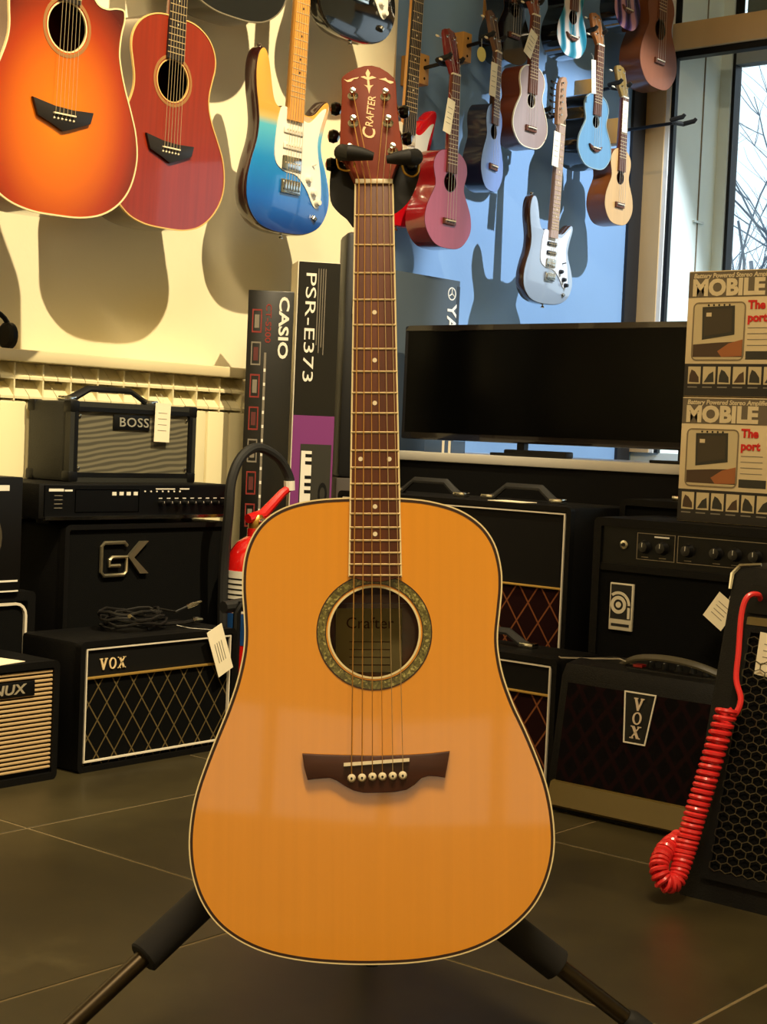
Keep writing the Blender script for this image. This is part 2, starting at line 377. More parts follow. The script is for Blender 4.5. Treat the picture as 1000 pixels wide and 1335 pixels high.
# soundboard with its hole
bm = bmesh.new()
def loop(pts, y):
    vs = [bm.verts.new((x, y, z)) for x, z in pts]; es = [bm.edges.new((vs[i], vs[(i+1) % len(vs)])) for i in range(len(vs))]; return vs, es
circ = lambda r, n=64: [(hc[0]+r*math.cos(2*PI*k/n), hc[1]+r*math.sin(2*PI*k/n)) for k in range(n)]
def inset(pts, d):
    n = len(pts); o = []
    for i in range(n):
        a = Vector(pts[i-1]); b = Vector(pts[(i+1) % n]); t = (b-a).normalized(); o.append((pts[i][0]+t.y*d, pts[i][1]-t.x*d))
    return o
def area(p): return sum(p[i-1][0]*p[i][1]-p[i][0]*p[i-1][1] for i in range(len(p)))
sg = -1 if area(GO) > 0 else 1
GIn = inset(GO, sg*.0045)
v1, e1 = loop(GIn, 0); v2, e2 = loop(circ(hr), 0)
bmesh.ops.triangle_fill(bm, use_beauty=True, edges=e1+e2)
vb = [bm.verts.new((x, .003, z)) for x, z in circ(hr)]
for i in range(64): bm.faces.new((v2[i], v2[(i+1) % 64], vb[(i+1) % 64], vb[i]))
finish(bm, 'soundboard', SPRUCE, g)
DKBR = M('dark_purfling', (52, 28, 12), .4)
b = B(); b.loopring(inset(GO, sg*.0016), GIn, -.0004, .004); b.build('purfling', DKBR, g)
B().loopring(GO, inset(GO, sg*.002), -.0003, .006).build('binding', BINDC, g)
SIDEM = M('guitar_side', (120, 58, 22), .25, coat=.8, noise=.25, nscale=6, stretch=(1, 1, 4))
b = B(); n = len(GO)
f = [b.bm.verts.new((x, .005, z)) for x, z in inset(GO, sg*.0005)]; k_ = [b.bm.verts.new((x, BD, z)) for x, z in inset(GO, sg*.0005)]
for i in range(n): b.bm.faces.new((f[i], f[(i+1) % n], k_[(i+1) % n], k_[i]))
b.build('sides', SIDEM, g)
b = B(); b.poly([(x, BD, z) for x, z in GO]); b.build('back', SIDEM, g)
def ab(nt, co):
    v = nt.nodes.new('ShaderNodeTexVoronoi'); v.inputs['Scale'].default_value = 480; nt.links.new(co, v.inputs['Vector'])
    s = nt.nodes.new('ShaderNodeSeparateColor'); nt.links.new(v.outputs['Color'], s.inputs[0])
    return ramp(nt, s.outputs[0], [(0, (66, 58, 24)), (.45, (96, 88, 38)), (.8, (116, 110, 54)), (.97, (176, 164, 96))])
ABAL = ramp_mat('abalone', ab, .25, 1)
def annulus(r0, r1, y0, y1, mat, nm): B().loopring(circ(r1), circ(r0), y0, y1).build(nm, mat, g)
annulus(hr*1.085, hr*1.255, -.0007, .001, ABAL, 'rosette')
annulus(hr*1.255, hr*1.28, -.0008, .001, DKBR, 'rosette_edge'); annulus(hr*1.065, hr*1.085, -.0008, .001, DKBR, 'rosette_edge')
annulus(hr*.985, hr*1.03, -.0006, .004, BINDC, 'soundhole_lip')
# paper label inside
pl = B().box(hc[0]-.046, hc[0]+.032, BD-.004, BD-.003, hc[1]-.045, hc[1]+.030).build('paper_label', M('label_paper', (196, 178, 120), .8), g)
text('lettering', 'Crafter', .019, M('label_ink', (96, 62, 36), .8), pl, hc[0]-.006, BD-.0045, hc[1]+.012)
for k in range(4): B().box(hc[0]-.03, hc[0]+.018, BD-.0048, BD-.0042, hc[1]-.010-k*.009, hc[1]-.009-k*.009).build('printed_line', M('label_ink'), pl)
B().box(hc[0]-.12, hc[0]+.12, BD-.012, BD-.001, hc[1]+.036, hc[1]+.046).build('inner_brace', MAHOG, g)
# neck, fretboard
zn = L(487.5, 242)[1]; xn = L(487.5, 242)[0]
zs = L(490, 993)[1]; SC = zn-zs
a0, a1 = L(463.5, 242), L(512, 242); c0, c1 = L(455.5, 752), L(523, 752); cm = L(489, 759)
FB = -.0065
def fw_at(z):
    t = (zn-z)/(zn-c0[1]); return a0[0]+(c0[0]-a0[0])*t, a1[0]+(c1[0]-a1[0])*t
fp = [(a0[0], zn), (c0[0], c0[1])] + [(c0[0]+(c1[0]-c0[0])*k/8, c0[1]-(c0[1]-cm[1])*math.sin(PI*k/8)) for k in range(1, 8)] + [(c1[0], c1[1]), (a1[0], zn)]
B().prism(fp, FB, .001, bv=.0006).build('fretboard', ROSEW, g)
for s, A, C in ((-1, a0, c0), (1, a1, c1)):
    B().box(0, .0018, 0, 1, 0, 1); bb = B(); x0, x1 = A[0], C[0]
    bb.prism([(x0-.0009, zn), (x0+.0009, zn), (x1+.0009, C[1]), (x1-.0009, C[1])], FB-.0003, .001).build('fretboard_binding', BINDC, g)
fz = [zn-SC*(1-2**(-k/12)) for k in range(0, 22)]
f0 = B(); f0.tube([(-.5, 0, 0), (.5, 0, 0)], .0011, 6); 
fr = None
for k in range(1, 21):
    x0, x1 = fw_at(fz[k]); mt = Matrix.Translation(((x0+x1)/2, FB-.0002, fz[k])) @ Matrix.Diagonal((x1-x0, 1, 1, 1))
    if fr is None: fr = f0.build('fret', FRETM, g); fr.matrix_basis = mt
    else: inst(fr, g, mt)
dot = None
for k, sx in ((5, 0), (7, 0), (9, 0), (12, -.3), (12, .3), (15, 0), (17, 0)):
    x0, x1 = fw_at(fz[k]); mt = Matrix.Translation(((x0+x1)/2+sx*(x1-x0), FB-.0004, (fz[k]+fz[k-1])/2))
    if dot is None: dot = B().cyl((0, 0, 0), (0, 1, 0), .0026, .001, 14).build('position_dot', IVORY, g); dot.matrix_basis = mt
    else: inst(dot, g, mt)
B().box(a0[0], a1[0], FB-.0025, .001, zn, zn+.0055, bv=.0008).build('nut', IVORY, g)
zj = L(489, 648)[1]
bb = B(); half_round(bb, [((a0[0]+a1[0])/2, zn+.004, .0215, .020), ((a0[0]+a1[0])/2+.0005, (zn+zj)/2, .0245, .022), ((c0[0]+c1[0])/2, zj+.03, .027, .025)], .0005)
bb.box(-.026+(c0[0]+c1[0])/2, .026+(c0[0]+c1[0])/2, .003, .085, zj-.006, zj+.035, bv=.01)
bb.build('neck', MAHOG, g)
# headstock tilted back 12 degrees
HT = math.radians(12); hn = Vector((0, -math.cos(HT), math.sin(HT)))   # local face normal of the headstock (towards front)
hp = Vector((0, -.002, zn))
hnw = (GM.to_3x3() @ hn); hpw = GM @ hp
hang = bpy.data.objects.new('headstock_frame', None)
HM = Matrix((Vector((1, 0, 0)), -hn, Vector((0, math.sin(HT), math.cos(HT))))).transposed().to_4x4(); HM.translation = hp
HI = (GM @ HM).inverted()
def H(px, py, yo=0.0): p = HI @ hit(px, py, hpw, hnw); return (p.x, p.z)
bpy.data.objects.remove(hang)
ho = [(464.5, 242), (461, 232), (454, 217), (446.5, 203), (443, 190), (443.5, 170), (444.5, 146), (445.8, 122), (445, 104), (446, 100), (452, 95), (463, 89), (475, 85.5), (485, 85), (495, 87.5), (506, 94), (513.5, 101), (516, 106), (517, 122), (518, 140), (521, 168), (525, 191), (521, 206), (514, 222), (511, 232), (510.5, 242)]
hs = B().prism([H(*p) for p in ho], 0, .015, bv=.0012).build('headstock', M('headstock_veneer', (118, 44, 17), .5, spec=.15, noise=.15, nscale=10, stretch=(6, 6, .6)), g); hs.matrix_basis = HM
INL = M('inlay_gold', (236, 190, 120), .4)
def inlay(pts, nm='inlay_ornament'): B().prism([H(*p) for p in pts], -.0004, .0006).build(nm, INL, hs)
zz = lambda pts: [(400+x/5.882, 70+y/5.882) for x, y in pts]
inlay(zz([(478, 310), (466, 262), (440, 240), (466, 246), (462, 200), (412, 180), (440, 172), (462, 182), (450, 150), (468, 118), (486, 150), (476, 182), (500, 172), (535, 186), (478, 200), (484, 246), (512, 240), (490, 262)]))
inlay(zz([(282, 195), (310, 205), (350, 190), (400, 180), (390, 192), (360, 196), (340, 215), (310, 218)]))
inlay(zz([(664, 226), (640, 232), (612, 215), (590, 205), (550, 196), (580, 192), (605, 186), (622, 205), (664, 216)]))
cq = H(483.5, 153); cs = abs(H(490, 160)[0]-H(477, 160)[0])
cq = H(483.5, 146); text('lettering', 'RAFTER', .0125, INL, hs, cq[0], 0, cq[1], ang=math.radians(85), bold=.0001, shear=.2, xs=.95)
cq = H(481.5, 175); text('lettering', 'C', .021, INL, hs, cq[0], 0, cq[1], ang=math.radians(85), bold=.0003, shear=.2)
# tuners
posts = [((460, 125), (437, 131)), ((460.5, 160.5), (434, 167)), ((456, 198), (431, 204)), ((502.5, 126), (527, 135)), ((506, 160.5), (531, 170)), ((512, 197), (537, 204))]
for i, (pp, bp_) in enumerate(posts):
    x, z = H(*pp); s = -1 if i < 3 else 1; xb, zb = H(*bp_)
    tb = B(); tb.lathe((x, .001, z), (0, -1, 0), [(.0062, 0), (.0062, .0015), (.0045, .003), (.0033, .0035), (.0033, .012), (.0036, .0135), (.001, .014)], 18)
    tb.tube([(x, .018, z), (x+s*.012, .018, z), (xb-s*.006, .018, zb+.001)], .0028, 8); tb.box(x-.008, x+.008, .0145, .024, z-.010, z+.010, bv=.003)
    t = tb.build('tuner', CHROME, hs)
    bt = B(); bt.tube([(xb-s*.0075, .018, zb), (xb-s*.005, .018, zb), (xb, .018, zb), (xb+s*.005, .018, zb), (xb+s*.0065, .018, zb)], [.004, .0105, .013, .0105, .003], 14, flat=.6)
    bt.build('tuner_button', DCHROME, t)
# strings
pin_px = [(458.7, 1013.6), (472.2, 1013), (485.7, 1011.7), (498.6, 1011.4), (512, 1010.8), (525, 1010)]
sx = [461.5, 473.5, 486.5, 498.5, 510.5, 521.5]
order = [2, 1, 0, 3, 4, 5]
for i in range(6):
    px_ = L(*pin_px[i]); sd = L(pin_px[i][0], 995-i*1.1); nx = a0[0]+(a1[0]-a0[0])*(.1+.16*i)
    pst = posts[[2, 1, 0, 3, 4, 5][i]][0]; q = H(*pst); qq = HM @ Vector((q[0], -.010, q[1]))
    bb = B(); r = (.0007, .0006, .0005, .00042, .0004, .0004)[i]
    bb.tube([(px_[0], -.006, px_[1]), (sd[0], -.0165, sd[1]), (nx, FB-.0032, zn+.003), tuple(qq)], r, 5); bb.build('string', BRONZE if i < 4 else STEEL, g)
brp = [(394.5, 982), (420, 983.3), (445.5, 984), (490, 985), (533.5, 983.7), (560, 982), (586, 979), (583, 997), (580, 1013.3), (571, 1012), (558.7, 1011), (549, 1014), (541, 1022), (530, 1029), (514.6, 1032), (494, 1033), (474, 1033), (461, 1030), (448.6, 1023.6), (439, 1017), (430, 1013.6), (411, 1015), (401.4, 1016.4), (397, 1000)]
B().prism([L(*p) for p in brp], -.0085, .001, bv=.0015).build('bridge', DROSE, g)
p0, p1 = L(448.6, 996), L(533.5, 989.7)
B().prism([(p0[0], p0[1]-.0017), (p1[0], p1[1]-.0017), (p1[0], p1[1]+.0017), (p0[0], p0[1]+.0017)], -.0155, -.008).build('saddle', IVORY, g)
for q in pin_px:
    x, z = L(*q); p = B().lathe((x, -.008, z), (0, -1, 0), [(.0046, 0), (.0046, .003), (.003, .0055), (.0005, .006)], 14).build('bridge_pin', IVORY, g)
    B().cyl((x, -.0138, z), (0, -1, 0), .0013, .0006, 8).build('pin_dot', BLACK, p)
B().lathe((0, BD/2, 0), (0, 0, -1), [(.004, 0), (.004, .006), (.007, .009), (.007, .011)], 14).build('strap_pin', BLACK, g)

# stand
hub = GM @ Vector((.0, BD+.075, .26)); 
footL = hz(38, 1388, .012); footR = hz(838, 1345, .012)
st = thing('guitar_stand', 'black tripod guitar stand with foam sleeved legs and padded neck yoke', 'stand', (hub.x, hub.y, 0))
ST = Matrix.Translation((-hub.x, -hub.y, 0))
def lo(p): return Vector(p)-Vector((hub.x, hub.y, 0))
SATIN = M('satin_black_metal', (58, 48, 32), .35, .8)
def leg(start, foot, fa, fb):
    a = lo(start); f = lo(foot); lg = B().tube([a, f], .0105, 14).build('leg', SATIN, st)
    B().tube([a+(f-a)*fa, a+(f-a)*(fa+.004), a+(f-a)*(fb-.004), a+(f-a)*fb], [.018, .0205, .0205, .018], 16).build('foam_sleeve', FOAM, lg)
    B().tube([a+(f-a)*.93, a+(f-a)*.95, f+(f-a).normalized()*.004], [.012, .0155, .0155], 14).build('rubber_foot', RUBBER, lg)
pl_ = D(268, 1172, 1.86); pr_ = D(668, 1213, 1.86)
def back_to(p, foot, d): return p+(p-Vector(foot)).normalized()*d
leg(back_to(pl_, footL, .22), footL, .05, .655); leg(back_to(pr_, footR, .22), footR, .05, .68)
rear = Vector((hub.x, hub.y, 0)) + Vector((gy.x, gy.y, 0)).normalized()*.34; rear.z = .012
leg(hub+Vector((0, 0, -.02)), rear, .05, .5)
yk = GM @ (HM @ Vector((0, .06, .035)))
B().tube([lo(hub+Vector((0, 0, -.1))), lo(yk)], .0135, 14).build('column', BLACK, st)
a_, b_ = lo(back_to(pl_, footL, .22)), lo(back_to(pr_, footR, .22))
B().tube([a_, lo(hub), b_], .02, 12).build('leg_hub', BLACK, st)
def G3(px, py, yo):   # point on the guitar-parallel plane yo behind/in front of the top
    return lo(GM @ Vector((L(px, py, yo)[0], yo, L(px, py, yo)[1])))
yo = .028
# yoke: padded cradle behind the neck
for pts in ([(446, 196), (434, 212), (430, 235), (431, 262), (440, 276), (452, 286), (463, 296), (466, 250), (462, 200)], [(508, 205), (514, 250), (511, 278), (523, 273), (536, 258), (545, 235), (548, 216), (540, 204)]):
    v = [G3(x, y, yo) for x, y in crom(pts, 3, True)]; w = [G3(x, y, yo+.04) for x, y in crom(pts, 3, True)]
    bb = B(); A = [bb.bm.verts.new(p) for p in v]; C = [bb.bm.verts.new(p) for p in w]; n = len(A)
    bb.bm.faces.new(A); bb.bm.faces.new(C[::-1])
    for i in range(n): bb.bm.faces.new((A[i], C[i], C[(i+1) % n], A[(i+1) % n]))
    bb.build('yoke_pad', M('yoke_black', (10, 9, 9), .5), st)
B().tube([G3(450, 235, yo+.045), G3(487, 250, yo+.06), G3(530, 235, yo+.045)], .014, 12).build('yoke_bar', BLACK, st)
B().tube([G3(447, 197, .03), G3(446, 199, -.012), G3(456, 199, -.020), G3(472, 201, -.020), G3(487, 204, -.019)], [.0085, .0095, .0095, .0075, .0045], 14).build('yoke_finger', RUBBER, st)
B().tube([G3(541, 203, .03), G3(541, 205, -.012), G3(532, 205, -.020), G3(518, 206, -.020), G3(504, 208, -.019)], [.0085, .0095, .0095, .0075, .0045], 14).build('yoke_finger', RUBBER, st)
BRASS = M('brass_ring', (196, 150, 60), .35, .9)
for pts in ([(440, 200), (440.5, 214), (445, 221), (458, 222), (463, 213)], [(524, 216), (528, 226), (538, 230), (545, 224), (546, 208)]):
    B().tube([G3(x, y, .004) for x, y in crom(pts, 4)], .0014, 8).build('yoke_ring', BRASS, st)

# ================================================================== HANGING INSTRUMENTS
DREAD = [(0, 0), (.30, .004), (.58, .03), (.80, .085), (.94, .165), (1.0, .275), (.965, .38), (.88, .47), (.78, .56), (.71, .64), (.69, .70), (.705, .77), (.71, .83), (.67, .895), (.57, .95), (.42, .985), (.25, .998), (0, 1.0)]
OMS = [(0, 0), (.32, .005), (.6, .035), (.82, .1), (.96, .185), (1.0, .275), (.95, .38), (.83, .47), (.71, .55), (.645, .62), (.64, .68), (.68, .75), (.715, .81), (.70, .87), (.61, .93), (.45, .975), (.25, .998), (0, 1.0)]
UKES = [(0, 0), (.35, .008), (.62, .045), (.84, .12), (.97, .2), (1, .28), (.95, .38), (.82, .48), (.69, .56), (.62, .62), (.63, .68), (.69, .75), (.72, .81), (.69, .88), (.58, .94), (.4, .985), (.2, 1), (0, 1)]
CUTR = [(0, 0), (.30, .004), (.58, .03), (.80, .085), (.94, .165), (1.0, .275), (.965, .38), (.88, .47), (.78, .56), (.71, .64), (.68, .70), (.69, .77), (.72, .83), (.70, .87), (.60, .872), (.48, .86), (.36, .87), (.26, .92), (.2, .97), (.17, 1.0), (0, 1.0)]
def outline(right, left, W, Ln, per=4):
    r = crom(right, per); l = crom(left, per)
    return [(x*W/2, z*Ln) for x, z in r] + [(-x*W/2, z*Ln) for x, z in l[::-1][1:-1]]
def hole_top(pts, cx, cz, r, y, nm, mat, parent, n=32):
    global bm
    bm = bmesh.new(); v1, e1 = loop(pts, y); cc = [(cx+r*math.cos(2*PI*k/n), cz+r*math.sin(2*PI*k/n)) for k in range(n)]
    v2, e2 = loop(cc, y); bmesh.ops.triangle_fill(bm, use_beauty=True, edges=e1+e2)
    return finish(bm, nm, mat, parent)
def shell(pts, y0, y1, bv=.003):
    b = B(); n = len(pts); ins = inset(pts, (-1 if area(pts) > 0 else 1)*bv)
    A = [b.bm.verts.new((x, y0, z)) for x, z in pts]; C = [b.bm.verts.new((x, y1-bv, z)) for x, z in pts]; E_ = [b.bm.verts.new((x, y1, z)) for x, z in ins]
    for i in range(n):
        j = (i+1) % n; b.bm.faces.new((A[i], A[j], C[j], C[i])); b.bm.faces.new((C[i], C[j], E_[j], E_[i]))
    b.bm.faces.new(E_); return b
def price_tag(p, label, size=(.024, .055), rotz=PI/2, tilt=.25):
    t = thing('price_tag', label, 'price tag', p, rotz, 'paper price tags on the instruments')
    b = B(); hw, ln = size[0]/2, size[1]
    ca, sa = math.cos(tilt), math.sin(tilt); R = lambda x, z: (x*ca+z*sa, -x*sa+z*ca)
    b.prism([R(-hw, 0), R(hw, 0), R(hw, -ln), R(-hw, -ln)], -.0004, .0004).build('tag_paper', PAPER, t)
    for k in range(4):
        b = B(); z = -ln*(.25+.15*k); b.prism([R(-hw*.6, z), R(hw*.55, z), R(hw*.55, z-.0012), R(-hw*.6, z-.0012)], -.0008, -.0003).build('printed_line', INK, t)
    B().tube([(0, 0, 0), (.003, .004, .012), (0, .010, .022)], .0005, 4).build('tag_string', M('string_white', (210, 205, 190), .8), t)
    return t
WBLK = M('hanger_wood', (196, 142, 66), .5, noise=.12, nscale=9, stretch=(4, 4, 1))
def hanger(y, z, xa, label, w=.045, h=.09, spread=.03):
    """wooden block on the instrument wall with a black yoke reaching out to xa"""
    t = thing('wall_hanger', label, 'wall hanger', (XL, y, z), PI/2, 'wooden block hangers on the wall')
    ln = xa-XL
    b = B().box(-w/2, w/2, -.075, 0, -h/2, h/2, bv=.003).build('wood_block', WBLK, t)
    for dz in (-.3*h, .3*h): B().cyl((0, -.0755, dz), (0, -1, 0), .004, .001, 10).build('screw', DCHROME, b)
    B().tube([(0, -.02, 0), (0, -ln+.035, .01)], .006, 8).build('arm', BLACK, t)
    for s in (-1, 1):
        B().tube([(0, -ln+.04, .01), (s*spread, -ln+.03, .012), (s*spread, -ln-.012, .018), (s*spread, -ln-.02, .026)], [.008, .0085, .008, .006], 8).build('yoke_arm', RUBBER, t)
    return t
def acoustic(name, label, cat, group, x, y, z, W, Ln, Dp, top, side, nutz, headz, holez, hr_, bridgez, nw, nstr, nfr, shape=UKES, left=None, bind=None, rose=None, head=MAHOG, neck=MAHOG, fb=ROSEW, yaw=0.0, tilt=0.0, bstyle='uke', roll=0.0, slot=False, tunb=IVORY, hang_label=None, headw=None):
    """bottom centre of the top at (x,y,z); z heights are absolute"""
    mw = Matrix.Translation((x, y, z)) @ Matrix.Rotation(PI/2+yaw, 4, 'Z') @ Matrix.Rotation(tilt, 4, 'X') @ Matrix.Rotation(roll, 4, 'Y')
    t = thing(name, label, cat, group=group, mw=mw)
    nz, hz_, oz, bz = nutz-z, headz-z, holez-z, bridgez-z
    pts = outline(shape, left or shape, W, Ln); sgn = -1 if area(pts) > 0 else 1
    shell(pts, .0, Dp).build('body', side, t)
    ip = inset(pts, sgn*.0008)
    tp = hole_top(ip, 0, oz, hr_, -.0008, 'soundboard', top, t)
    if bind: B().loopring(inset(pts, -sgn*.0006), inset(pts, sgn*max(.0022, W*.0065)), -.0022, .003).build('binding', bind, t)
    cc = lambda r, n=32: [(r*math.cos(2*PI*k/n), oz+r*math.sin(2*PI*k/n)) for k in range(n)]
    if rose: B().loopring(cc(hr_*1.24), cc(hr_*1.10), -.0016, .0).build('rosette', rose, t)
    B().loopring(cc(hr_*1.04), cc(hr_*.98), -.0014, .003).build('soundhole_rim', bind or EBONY, t)
    # inside: dark back seen through the hole comes from the closed body
    fe = oz+hr_*.98                      # fretboard end
    wn, wb_ = nw/2, nw/2*1.22
    half = B(); half_round(half, [(0, nz+.002, wn, nw*.42), (0, Ln-.01, wb_, nw*.5)], -.002); half.build('neck', neck, t)
    fbo = B().prism([(-wn, nz), (wn, nz), (wb_, fe), (-wb_, fe)], -.007, -.001).build('fretboard', fb, t)
    sl = nz-bz; f0_ = None
    for k in range(1, nfr+1):
        fz_ = nz-sl*(1-2**(-k/12))
        if fz_ < fe+.004: break
        wv = wn+(wb_-wn)*(nz-fz_)/(nz-fe); mt = Matrix.Translation((0, -.0074, fz_)) @ Matrix.Diagonal((2*wv, 1, 1, 1))
        if f0_ is None: f0_ = B().box(-.5, .5, -.0006, .0008, -.0009, .0009).build('fret', FRETM, t); f0_.matrix_basis = mt
        else: inst(f0_, t, mt)
    d0 = None
    for k in ((5, 7, 10, 12) if nstr == 4 else (3, 5, 7, 9, 12, 15)):
        za = nz-sl*(1-2**(-(k-.5)/12))
        if za < fe+.006: continue
        mt = Matrix.Translation((0, -.0072, za))
        if d0 is None: d0 = B().cyl((0, 0, 0), (0, -1, 0), nw*.05, .0006, 8).build('position_dot', IVORY, t); d0.matrix_basis = mt
        else: inst(d0, t, mt)
    B().box(-wn, wn, -.0095, -.001, nz, nz+.005).build('nut', IVORY, t)
    # headstock, tilted back
    hh = hz_-nz; hw_ = headw or nw*.82; a = math.radians(13)
    hm = Matrix.Translation((0, -.004, nz+.003)) @ Matrix.Rotation(-a, 4, 'X'); hl = hh/math.cos(a)
    hpts = [(-wn, 0), (wn, 0), (wn*1.15, hl*.12), (hw_, hl*.3), (hw_*.92, hl*.86), (hw_*.75, hl*.95), (hw_*.3, hl*.97), (0, hl), (-hw_*.3, hl*.97), (-hw_*.75, hl*.95), (-hw_*.92, hl*.86), (-hw_, hl*.3), (-wn*1.15, hl*.12)]
    hs_ = B().prism(hpts, 0, .012, bv=.001).build('headstock', head, t); hs_.matrix_basis = hm
    rows = nstr//2
    pos = []
    for s in (-1, 1):
        for k in range(rows):
            zt = hl*(.30+.5*k/max(1, rows-1) if rows > 1 else .5); px_ = s*hw_*.55; pos.append((px_, zt, s, k))
            tb = B().lathe((px_, .0, zt), (0, -1, 0), [(.0045, 0), (.0045, .001), (.0025, .002), (.0025, .009), (.0005, .0095)], 10)
            tb.tube([(px_, .015, zt), (s*(hw_+.008), .015, zt)], .002, 6)
            tu = tb.build('tuner', CHROME, hs_)
            B().tube([(s*(hw_+.006), .015, zt), (s*(hw_+.010), .015, zt), (s*(hw_+.016), .015, zt), (s*(hw_+.019), .015, zt)], [.002, .0065, .006, .002], 8, flat=.55).build('tuner_button', tunb, tu)
    # bridge
    bw = nw*1.75 if bstyle != 'uke' else nw*1.5
    if bstyle == 'dag':     # angular pointed bridge
        bp = [(-bw*1.0, .026), (-bw*.82, -.008), (-bw*.3, -.022), (0, -.032), (bw*.3, -.024), (bw*.88, -.006), (bw*.96, .018), (bw*.3, .015), (-bw*.3, .017)]
    elif bstyle == 'smile':
        bp = [(-bw*.6, .012), (-bw*.45, -.002), (0, -.012), (bw*.45, -.002), (bw*.6, .012), (bw*.3, .006), (0, .004), (-bw*.3, .006)]
    else:
        bp = [(-bw*.5, .009), (-bw*.5, -.009), (bw*.5, -.009), (bw*.5, .009)]
    br_ = B().prism([(p, bz+q) for p, q in bp], -.008, -.0006, bv=.001).build('bridge', EBONY if bstyle == 'dag' else ROSEW, t)
    B().box(-nw*.62, nw*.62, -.0125, -.007, bz+.001, bz+.004).build('saddle', IVORY, t)
    for k in range(nstr):
        u_ = (k/(nstr-1)-.5); bx_ = u_*nw*1.1; nx_ = u_*nw*.8
        if bstyle == 'dag': B().lathe((bx_, -.0075, bz-.008), (0, -1, 0), [(.0025, 0), (.0025, .002), (.0005, .004)], 8).build('bridge_pin', IVORY, t)
        h_ = pos[k] if k < rows else pos[k]
        hidx = [(rows-1-k) if False else k for _ in (0,)][0]
        s_side = -1 if k < rows else 1; kk = k if k < rows else (nstr-1-k)
        hv = [p for p in pos if p[2] == s_side and p[3] == kk][0]; hv_ = hm @ Vector((hv[0], -.006, hv[1]))
        B().tube([(bx_, -.007, bz-.006), (bx_, -.0125, bz+.002), (nx_, -.0095, nz+.003), tuple(hv_)], .0005 if nstr == 4 else .0006, 4).build('string', M('nylon', (190, 180, 165), .3) if nstr == 4 else STEEL, t)
    if hang_label: hanger(y, nutz+.022+.01, x-.012, hang_label, spread=nw/2+.012)
    return t

HANGN = [0]
SUN = burst('sunburst_finish', .19, .235, .30, [(0, (226, 124, 12)), (.45, (208, 98, 10)), (.72, (160, 50, 8)), (.95, (88, 16, 5)), (1, (70, 12, 5))])
acoustic('acoustic_guitar', 'orange sunburst cutaway acoustic guitar with angular black bridge on the wall', 'guitar', 'acoustic guitars on the wall', -2.645, 2.065, 1.150, .418, .515, .115, SUN, M('sun_side', (96, 30, 10), .25, coat=1), 1.150+.88, 2.22, 1.150+.385, .050, 1.150+.205, .046, 6, 20, shape=CUTR, left=DREAD, bind=BINDC, rose=M('rosette_tan', (150, 104, 54), .5), bstyle='dag', tilt=math.radians(4), roll=-.02, fb=EBONY, hang_label='wooden hanger holding the orange sunburst guitar')
REDT = M('red_brown_top', (134, 38, 14), .3, coat=.6, noise=.12, nscale=9, stretch=(12, 1, .4))
acoustic('acoustic_guitar', 'red brown mahogany acoustic guitar with cream binding beside the sunburst one', 'guitar', 'acoustic guitars on the wall', -2.80, 2.505, 1.188, .372, .492, .10, REDT, M('dark_side', (58, 26, 18), .25, coat=1), 1.188+.852, 2.20, 1.188+.345, .049, 1.188+.185, .044, 6, 20, shape=OMS, bind=M('tan_binding', (214, 176, 104), .4), rose=M('rosette_tan'), bstyle='dag', tilt=math.radians(2), fb=EBONY, hang_label='wooden hanger holding the red brown guitar')
BLKT = M('black_top', (14, 14, 16), .12, coat=1)
acoustic('acoustic_guitar', 'glossy black acoustic guitar above the red brown one, only its bottom showing', 'guitar', 'acoustic guitars on the wall', -2.84, 2.745, 1.742, .385, .50, .10, BLKT, BLKT, 2.50, 2.66, 2.09, .049, 1.93, .044, 6, 20, shape=DREAD, bind=M('thin_bind', (120, 110, 90), .4), bstyle='dag', tilt=math.radians(2), fb=EBONY, hang_label='wooden hanger holding the black acoustic guitar')
# ukuleles on the blue wall
US = 'small string instruments on the blue wall'
def solid(n, c, r=.35, coat=.3, noise=.06): return M(n, c, r, coat=coat, noise=noise, nscale=8, stretch=(8, 2, .6))
RX = -2.86
acoustic('ukulele', 'pink ukulele with red headstock and red sides', 'ukulele', US, RX, 3.676, 1.283, .226, .288, .075, solid('pink_top', (168, 76, 106)), solid('uke_red', (116, 10, 18), .25, .8), 1.79, 1.93, 1.478, .028, 1.362, .038, 4, 16, head=M('uke_red'), neck=M('uke_red'), hang_label='wooden hanger holding the pink ukulele')
acoustic('ukulele', 'narrow pale blue ukulele between the pink and the brown one', 'ukulele', US, RX, 3.882, 1.482, .165, .262, .065, solid('blue_top', (104, 130, 184)), solid('navy_side', (20, 30, 60), .3, .6), 1.90, 2.03, 1.662, .022, 1.555, .036, 4, 14, yaw=math.radians(12), head=solid('dark_head', (92, 58, 34)), neck=solid('dark_neck', (70, 44, 28)), hang_label='wooden hanger holding the pale blue ukulele')
acoustic('ukulele', 'pale topped ukulele with reddish brown sides', 'ukulele', US, RX, 4.073, 1.645, .19, .255, .075, solid('lilac_top', (158, 136, 128)), solid('uke_brown', (104, 46, 20)), 2.055, 2.18, 1.792, .022, 1.705, .037, 4, 14, bind=IVORY, hang_label='wooden hanger holding the pale topped ukulele')
def swirl(nm, c1, c2, c3):
    def f(nt, co):
        w = nt.nodes.new('ShaderNodeTexWave'); w.inputs['Scale'].default_value = 5; w.inputs['Distortion'].default_value = 9; w.inputs['Detail'].default_value = 2; nt.links.new(co, w.inputs['Vector'])
        return ramp(nt, w.outputs['Fac'], [(.1, c1), (.5, c2), (.85, c3)])
    return ramp_mat(nm, f, .25, .8)
acoustic('ukulele', 'teal and white swirl painted ukulele above the blue guitar shaped one', 'ukulele', US, RX, 4.285, 1.972, .175, .25, .065, swirl('teal_swirl', (24, 110, 128), (92, 156, 168), (226, 210, 196)), BLKT, 2.37, 2.49, 2.10, .022, 2.035, .036, 4, 14, bstyle='smile', hang_label='wooden hanger holding the teal swirl ukulele')
